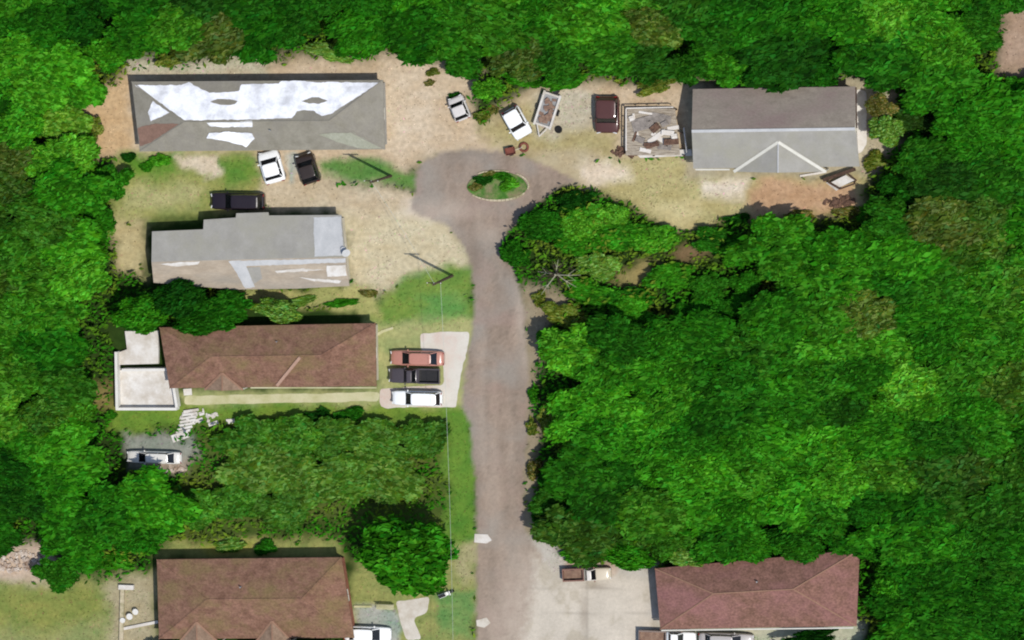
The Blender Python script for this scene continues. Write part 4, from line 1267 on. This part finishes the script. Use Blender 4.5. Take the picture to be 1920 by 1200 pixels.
BRIGHT = [(1700,735,70),(1855,635,55),(1820,125,60),(90,260,90),(70,120,60),(1110,410,60),(1280,470,60),(420,910,40),(330,960,60),(700,95,60),(1150,80,70),(1640,25,50),(150,500,60),(60,220,110),(70,470,70),(1140,420,90),(1640,900,60)]
DARK = [(1085,950,70),(1140,870,60),(1565,780,60),(1180,640,60),(120,30,60),(250,250,40),(110,700,60),(1750,350,70),(1700,240,50),(230,990,60),(1530,440,60),(1030,1010,30),(300,590,60),(1240,130,60),(1420,130,60),(180,310,50)]
OLIVE = [(600,900,120),(720,880,120),(480,880,60),(1230,50,80),(1800,420,80),(1880,700,60),(1620,590,60),(1900,480,60),(950,110,60),(1570,270,40),(1680,300,50),(1870,900,60),(400,60,60)]
KEEP_OUT = [(245,150,720,285),(270,395,655,535),(312,622,705,735),(285,1045,662,1200),(1250,1062,1605,1190),(1295,168,1612,330),(215,615,335,770),(232,840,350,875),(640,965,880,1110),(1000,470,1080,560),(470,545,720,625),(330,1015,660,1050),(215,830,375,885),(205,620,340,775),(870,170,1000,250),(1230,345,1590,392),(1240,1060,1600,1190),(1612,165,1655,330),(1150,492,1232,530),(1268,458,1335,488),(1880,30,1990,130)]
jit = random.Random(21)
tree_list = []
sx, sy = 84.0, 60.0
row = 0
yy = -70.0
while yy < 1275:
    xx = -95.0 + (row % 2) * sx / 2
    while xx < 2020:
        tree_list.append((xx + jit.uniform(-20, 20), yy + jit.uniform(-14, 14)))
        xx += sx
    yy += sy; row += 1
tx = np.array([p[0] for p in tree_list]); ty = np.array([p[1] for p in tree_list])
def clear_at(x, y):
    _, c = ground_colour(np.asarray(x, float), np.asarray(y, float)); return c
cl0 = clear_at(tx, ty)
cls_ = [clear_at(tx + dx, ty + dy) for dx, dy in ((38, 0), (-38, 0), (0, 27), (0, -27))]
rd = poly_sd(tx, ty, ROAD)
n_noise = fbm(tx / 170, ty / 110, 55); o_noise = fbm(tx / 220 + 9, ty / 150, 77)
manual_classes = list(CLS)
count = 0
for i in range(len(tx)):
    x, y = tx[i], ty[i]
    if cl0[i] > 0.45 or rd[i] > -56: continue
    if any(a - 42 < x < c_ + 42 and b - 30 < y < d_ + 30 for a, b, c_, d_ in KEEP_OUT): continue
    edge = max(c_[i] for c_ in cls_)
    k = 1.0 if edge < 0.4 else 0.72
    near_house = any(a - 75 < x < c_ + 75 and b - 54 < y < d_ + 54 for a, b, c_, d_ in KEEP_OUT)
    if near_house: k *= 0.8
    if 985 < x < 1400 and 360 < y < 600: k *= .68
    size = jit.uniform(.82, 1.22) * k
    v = (n_noise[i] - .5) * 1.5 + .46 + jit.gauss(0, .05)
    if x < 330: v -= .06
    for bx, by, br in BRIGHT: v += .42 * math.exp(-((x - bx) ** 2 + ((y - by) * 1.3) ** 2) / (br * .9) ** 2)
    for bx, by, br in DARK: v -= .42 * math.exp(-((x - bx) ** 2 + ((y - by) * 1.3) ** 2) / (br * .9) ** 2)
    ol = 0.0
    for bx, by, br in OLIVE: ol = max(ol, math.exp(-((x - bx) ** 2 + ((y - by) * 1.3) ** 2) / (br * .9) ** 2))
    ol = min(1, ol + max(0, o_noise[i] - .56) * 3 + jit.uniform(-.1, .1)); ol = max(0, ol)
    STOPS = [(0, (16, 62, 3)), (.3, (24, 78, 4)), (.55, (36, 98, 6)), (.8, (50, 116, 10)), (1.05, (68, 130, 18))]
    v = min(max(v, 0), 1.05)
    for (a_, ca_), (b_, cb_) in zip(STOPS, STOPS[1:]):
        if a_ <= v <= b_:
            f_ = (v - a_) / (b_ - a_); c0 = [p * (1 - f_) + q_ * f_ for p, q_ in zip(ca_, cb_)]; break
    oc = [p * (.7 + .35 * v) for p in (80, 94, 26)]
    c0 = [p * (1 - ol * .8) + q_ * ol * .8 for p, q_ in zip(c0, oc)]
    field = 360 < x < 890 and 770 < y < 1010
    if field: c0 = [p * .4 + q_ * .6 for p, q_ in zip(c0, (58, 100, 20))]
    kind = min(CLS, key=lambda k_: sum((p - q_) ** 2 for p, q_ in zip(CLS[k_], c0)))
    lot = 985 < x < 1400 and 360 < y < 600
    low = field or lot or edge > .5
    zc = jit.uniform(3.3, 4.3) * (.36 if field else .42 if lot else .5 if low else .75 if k < 1 else 1)
    reg = region(x, y)
    sz = "small" if size < .8 else "broad" if size > 1.08 else "middling" if jit.random() < .5 else "rounded"
    where = reg if edge < .4 else reg + ", by the clearing"
    j = jit.uniform(.92, 1.1)
    colr = tuple(v_ * j for v_ in leafcol(c0))
    kd = "shrubby tree" if field else "tree"
    lab = f"{sz} {kind} {kd} {where}"
    in_frame = -20 < x < 1940 and -20 < y < 1220
    tree(lab, x, y, 68 * size, 50 * size, zc, colr, zs=1.9 * (.42 if field else .5 if lot else .6 if low else 1), name="leafy_tree", group="trees " + reg)
    count += 1
print("forest trees", count)

# trees with a place of their own
MAN = [
 ("large round green tree standing alone beside the twin-gabled brown house", 768, 1046, 98, 72, 5.6, 'mid green', BIGCROWN),
 ("bright green bushy tree hanging over the yard above the small white car", 918, 166, 34, 22, 1.5, 'bright green', None),
 ("small mid green tree at the wood's edge right of the bushy one above the loop", 978, 144, 40, 20, 2.4, 'mid green', None),
 ("dark green tree over the lower left corner of the grey stepped-roof house", 330, 562, 58, 36, 3.6, 'dark green', None),
 ("deep green tree at the front of the grey stepped-roof house", 420, 576, 60, 34, 3.4, 'deep green', None),
 ("low deep green tree at the back of the long brown house", 385, 604, 64, 26, 3.0, 'deep green', None),
 ("mid green tree between the two houses, nearest the walled patio", 262, 590, 54, 36, 3.8, 'mid green', None),
 ("small yellow-green tree over the gap between the two middle houses", 520, 582, 48, 22, 2.4, 'yellow-green', None),
 ("yellow-green tree over the back left corner of the plum brown house", 1275, 1036, 50, 22, 2.6, 'yellow-green', None),
 ("mid green tree over the back of the plum brown house", 1405, 1014, 58, 24, 3.0, 'mid green', None),
 ("deep green tree over the back of the plum brown house, near its right end", 1485, 1004, 50, 24, 3.0, 'deep green', None),
 ("mid green tree by the right end of the plum brown house", 1676, 1100, 42, 44, 2.6, 'mid green', None),
 ("dark green bush-like tree at the bottom edge below the plum brown house", 1520, 1196, 60, 14, 2.0, 'dark green', None),
 ("mid green tree between the forecourt and the wood", 1170, 1040, 60, 26, 3.2, 'mid green', None),
 ("deep green tree overhanging the lower right of the loop road", 1012, 424, 46, 32, 1.7, 'deep green', None),
 ("dark green tree at the tip of the wood by the loop road", 1076, 376, 42, 18, 1.3, 'dark green', None),
 ("deep green tree overhanging the bend of the road", 966, 476, 30, 22, 1.3, 'deep green', None),
 ("yellow-green dry tree beyond the right end of the gabled house", 1662, 245, 34, 26, 3.0, 'yellow-green', None),
 ("brownish olive tree beyond the back right corner of the gabled house", 1650, 200, 28, 22, 2.6, 'brownish olive', None),
]
for lab, x, y, rx, ry, zc, kind, cm in MAN:
    tree(lab, x, y, rx, ry, zc, leafcol(CLS[kind]), cm, name="leafy_tree")

# low scrub on the vacant lot
LOT = [(1118,412,58,34,'bright green',"bright green scrub at the vacant lot's top, right of the loop"),
 (1172,440,56,30,'mid green',"mid green scrub in the vacant lot's middle, below the bright one"),
 (1228,452,46,26,'bright green',"bright green scrub at the lower left edge of the dirt yard"),
 (1090,455,50,26,'mid green',"mid green scrub just above the bare tree"),
 (1122,500,44,24,'yellow-green',"yellow-green scrub between the bare tree and the bare patch"),
 (1105,548,54,24,'mid green',"mid green scrub below the bare tree"),
 (1180,560,56,24,'deep green',"deep green scrub below the bare patch on the vacant lot"),
 (1262,520,50,26,'mid green',"mid green scrub right of the bare patch on the vacant lot"),
 (1340,450,46,24,'deep green',"deep green scrub right of the brown opening on the vacant lot"),
 (1060,590,44,24,'olive',"olive scrub beside the road at the vacant lot's lower left corner"),
 (1030,640,26,30,'mid green',"mid green scrub on the verge across from the driveway's top"),
 (1034,780,26,34,'olive',"olive scrub on the verge, halfway along the wood"),
 (1036,900,28,34,'deep green',"deep green scrub on the verge above the forecourt"),
 (165,330,30,22,'mid green',"mid green scrub at the wood's edge left of the green yard"),
 (190,430,26,20,'yellow-green',"yellow-green scrub at the edge of the sandy strip left of the stepped-roof house"),
 (170,240,24,26,'olive',"olive scrub at the edge of the orange bare strip"),
 (330,108,40,16,'olive',"olive scrub at the wood's edge behind the white-coated house's left end"),
 (620,98,46,16,'yellow-green',"yellow-green scrub at the wood's edge behind the white-coated house's right end"),
 (1060,152,44,16,'mid green',"mid green scrub at the wood's edge behind the trailer"),
 (1230,158,46,16,'olive',"olive scrub at the wood's edge behind the deck"),
 (1640,400,34,20,'mid green',"mid green scrub beyond the dirt yard's right end")]
for x, y, rx, ry, kind, lab in LOT:
    tree(lab, x, y, rx, ry, 1.1, leafcol(CLS[kind]), None, name="scrub_bush", zs=.8, cat="bush")

# bare tree on the vacant lot
b = P(1048, 512, 0)
t = thing("bare_tree", "leafless dark-limbed tree on the vacant lot beside the road", "tree", b)
m = MB(); m.tube([b, b + Vector((.1, 0, 1.2)), b + Vector((.05, .05, 2.6))], [.2, .16, .1], 9); part("trunk", m, M['pale_bark'], t)
rr = random.Random(5)
for i in range(13):
    a = i * 2 * math.pi / 13 + rr.uniform(-.2, .2); L_ = rr.uniform(1.8, 3.1); z0 = rr.uniform(1.3, 2.5)
    e = Vector((math.cos(a) * L_, math.sin(a) * L_ * .75, rr.uniform(-.2, .8)))
    p0 = b + Vector((.06, .03, z0)); m = MB()
    m.tube([p0, p0 + e * .5 + Vector((0, 0, .35)), p0 + e], [.085, .055, .02], 6)
    for s in (-1, 1):
        d = Vector((-e.y, e.x, 0)) * .22 * s
        m.tube([p0 + e * .5 + Vector((0, 0, .35)), p0 + e * .8 + d], [.04, .012], 5)
    part("limb", m, M['dark_bark'] if i % 3 else M['pale_bark'], t)

# shrubs
SHR = [
 (300,300,22,12,'bright green',"bright green shrub at the left front of the white-coated house"),
 (275,312,16,10,'mid green',"small green shrub left of the bright shrub in front of the white-coated house"),
 (240,295,16,9,'dark green',"dark shrub off the lower left corner of the white-coated house"),
 (855,182,17,9,'dark green',"dark shrub behind the small white car"),
 (905,218,20,12,'olive',"olive shrub between the small white car and the van"),
 (922,206,14,9,'brownish olive',"brownish shrub touching the van's rear"),
 (600,785,36,18,'dark green',"dark bush on the lawn below the long brown house"),
 (652,780,34,14,'deep green',"deep green bush right of the dark bush below the long brown house"),
 (700,806,40,16,'mid green',"mid green bush on the lawn toward the road below the long brown house"),
 (690,550,20,7,'brownish olive',"low brown bush at the lawn edge right of the grey stepped-roof house"),
 (560,566,40,9,'yellow-green',"yellow-green hedge-like shrub in front of the grey stepped-roof house"),
 (640,568,36,8,'mid green',"mid green shrub below the right end of the grey stepped-roof house"),
 (905,338,22,9,'dark green',"dark shrub on the left of the grass island in the loop"),
 (940,330,20,8,'mid green',"green shrub at the top of the grass island in the loop"),
 (955,345,22,11,'bright green',"bright green shrub in the middle of the grass island in the loop"),
 (892,350,15,8,'brownish olive',"brown shrub at the left tip of the grass island in the loop"),
 (918,326,16,6,'brownish olive',"brown shrub at the upper left of the grass island in the loop"),
 (498,1026,26,14,'deep green',"spiky green shrub against the back of the twin-gabled house"),
 (430,1022,36,14,'yellow-green',"yellow-green shrub behind the twin-gabled house"),
 (1010,560,16,14,'olive',"olive shrub on the road verge at the vacant lot"),
 (1000,880,14,20,'brownish olive',"brown shrub on the right verge of the road"),
 (996,800,12,16,'olive',"olive shrub on the right verge across from the white car"),
 (1000,740,12,16,'mid green',"green shrub on the right verge above the olive one"),
 (1006,960,14,18,'deep green',"deep green shrub on the right verge toward the forecourt"),
 (1640,300,24,16,'olive',"olive shrub right of the gabled house's front corner"),
 (1585,398,26,10,'brownish olive',"brown shrub at the end of the dirt yard"),
 (1500,404,30,10,'brownish olive',"brown shrub along the lower edge of the dirt yard"),
 (1380,412,30,10,'dark green',"dark shrub along the lower edge of the dirt yard, left of the brown one"),
 (1165,150,14,8,'brownish olive',"brownish shrub behind the maroon car"),
 (812,135,16,7,'olive',"olive shrub at the back of the sandy yard"),
 (805,155,12,6,'brownish olive',"brownish shrub in the sandy yard right of the white-coated house"),
 (208,778,14,8,'mid green',"green shrub off the lower left corner of the walled patio"),
 (1225,1010,36,16,'bright green',"bright green shrub above the forecourt's top right corner"),
 (1080,1040,36,14,'mid green',"mid green shrub along the top of the forecourt"),
 (160,1010,40,22,'deep green',"deep green shrub above the pale rubble heap"),
 (220,1050,40,20,'mid green',"mid green shrub at the top of the olive lawn"),
 (262,1020,36,20,'bright green',"bright green shrub off the back left corner of the twin-gabled house"),
]
for x, y, rx, ry, kind, lab in SHR:
    z = min(ry / PXM * .9, 1.1)
    q = P(x, y, z * .6); q.z = 0
    t = thing("shrub", lab, "shrub", q)
    o = bpy.data.objects.new("foliage", random.choice(BUSHES)); link(o, t)
    o.location = (0, 0, z * .45); o.scale = (rx / PXM, ry / PXM, z)
    o.rotation_euler = (0, 0, random.choice((0, math.pi)) + random.uniform(-.2, .2)); o.color = (*leafcol(CLS[kind]), 1)
    m = MB()
    for k in range(4):
        a = k * 1.6; m.tube([(0, 0, 0), (rx / PXM * .4 * math.cos(a), ry / PXM * .4 * math.sin(a), z * .5)], [.05, .02], 5)
    part("stem", m, M['bark'], t, local=True)

# undergrowth below the trees and along the wood's edge (nobody could count it)
def scatter(name, n, accept, zlo, zhi, ll, lw, colfn, mat, seed):
    r = np.random.default_rng(seed)
    x = r.uniform(-40, 1960, n); y = r.uniform(-40, 1240, n)
    c, cl = ground_colour(x, y)
    ok = accept(x, y, c, cl, r)
    for a, b, c_, d_ in KEEP_OUT[:8]:
        ok &= ~((x > a - 4) & (x < c_ + 4) & (y > b - 4) & (y < d_ + 4))
    ok &= poly_sd(x, y, ROAD) < -2
    ok &= ~((x > 705) & (x < 882) & (y > 618) & (y < 770)); ok &= ~((x > 1000) & (x < 1240) & (y > 1075))
    for a, b, c_, d_ in ((455,582,702,625),(1400,148,1615,170),(1510,1012,1625,1035),(290,1028,645,1050),(272,395,385,432)):
        ok &= ~((x > a) & (x < c_) & (y > b) & (y < d_))
    for poly in (FOOTPATH, PATH, DRIVE, PAVE): ok &= poly_sd(x, y, poly) < -3
    ok &= ((x - 932) / 64) ** 2 + ((y - 348) / 32) ** 2 > 1
    ok0 = ok
    x, y, c = x[ok], y[ok], c[ok]; k = len(x)
    d = np.outer((x - 960) / (PXM * DIST), ax_np) + np.outer((600 - y) / (PXM * DIST), ay_np) - az_np
    z = zlo + (zhi * np.clip(1 - cl[ok0] * 1.05, .06, 1) - zlo) * r.random(k) ** 1.5
    p = cam_np + d * ((z - CAM.z) / d[:, 2])[:, None]
    nrm = np.array([0, 0, 1.0]) + r.normal(size=(k, 3)) * .4; nrm /= np.linalg.norm(nrm, axis=1)[:, None]
    ang = np.where(r.random(k) < .6, .35 + r.normal(size=k) * .4, r.random(k) * math.pi)
    u = np.stack([np.cos(ang), np.sin(ang), r.normal(size=k) * .2], 1); u -= nrm * (u * nrm).sum(1)[:, None]; u /= np.linalg.norm(u, axis=1)[:, None]
    v = np.cross(nrm, u); s = .6 + .9 * r.random((k, 1))
    a = u * ll * s; b = v * lw * s
    q = np.stack([p - a, p - a * .1 + b, p + a, p - a * .1 - b], 1).reshape(-1, 3)
    T = np.repeat(colfn(c, r, k, x, y), 4, 0)
    me = np_mesh(name, q, np.arange(len(q)).reshape(-1, 4), mat, T)
    o = bpy.data.objects.new(name, me); COL.objects.link(o); o["kind"] = "stuff"
    return o
def under_col(c, r, k, x, y):
    base = np.array(leafcol((36, 92, 6)))[None, :] * (.5 + .9 * r.random((k, 1)))
    ol = np.array(leafcol((80, 98, 24)))[None, :] * (.6 + .7 * r.random((k, 1)))
    m = np.clip((fbm(x / 60, y / 45, 13) - .4) * 4, 0, 1)[:, None]
    return base * (1 - m) + ol * m
scatter("undergrowth", 95000, lambda x, y, c, cl, r: (cl < .8) & (r.random(len(x)) > cl * 1.25), 0.1, 1.9, .25, .105, under_col, M['grass'], 5)
def grass_col(c, r, k, x, y):
    h = 1 + r.normal(size=(k, 1)) * .12
    return np.clip(c * (.65 + .6 * r.random((k, 1))) * np.concatenate([1 / h, h ** .5, 1 / h], 1), .004, .8)
scatter("grass", 70000, lambda x, y, c, cl, r: (cl > .3) & ((c[:, 1] > c[:, 0] * .86) | (r.random(len(x)) < .06)), .02, .12, .15, .05, grass_col, M['grass'], 6)

def grit_col(c, r, k, x, y):
    t = r.random((k, 1))
    return np.clip(c * np.where(t < .6, .45 + .4 * r.random((k, 1)), 1.1 + .45 * r.random((k, 1))), .004, .8)
scatter("gravel", 42000, lambda x, y, c, cl, r: (cl > .6) & (c[:, 1] <= c[:, 0] * .95) & (fbm(x / 30, y / 22, 17) + r.random(len(x)) * .5 > .72), .01, .04, .085, .06, grit_col, M['grass'], 9)
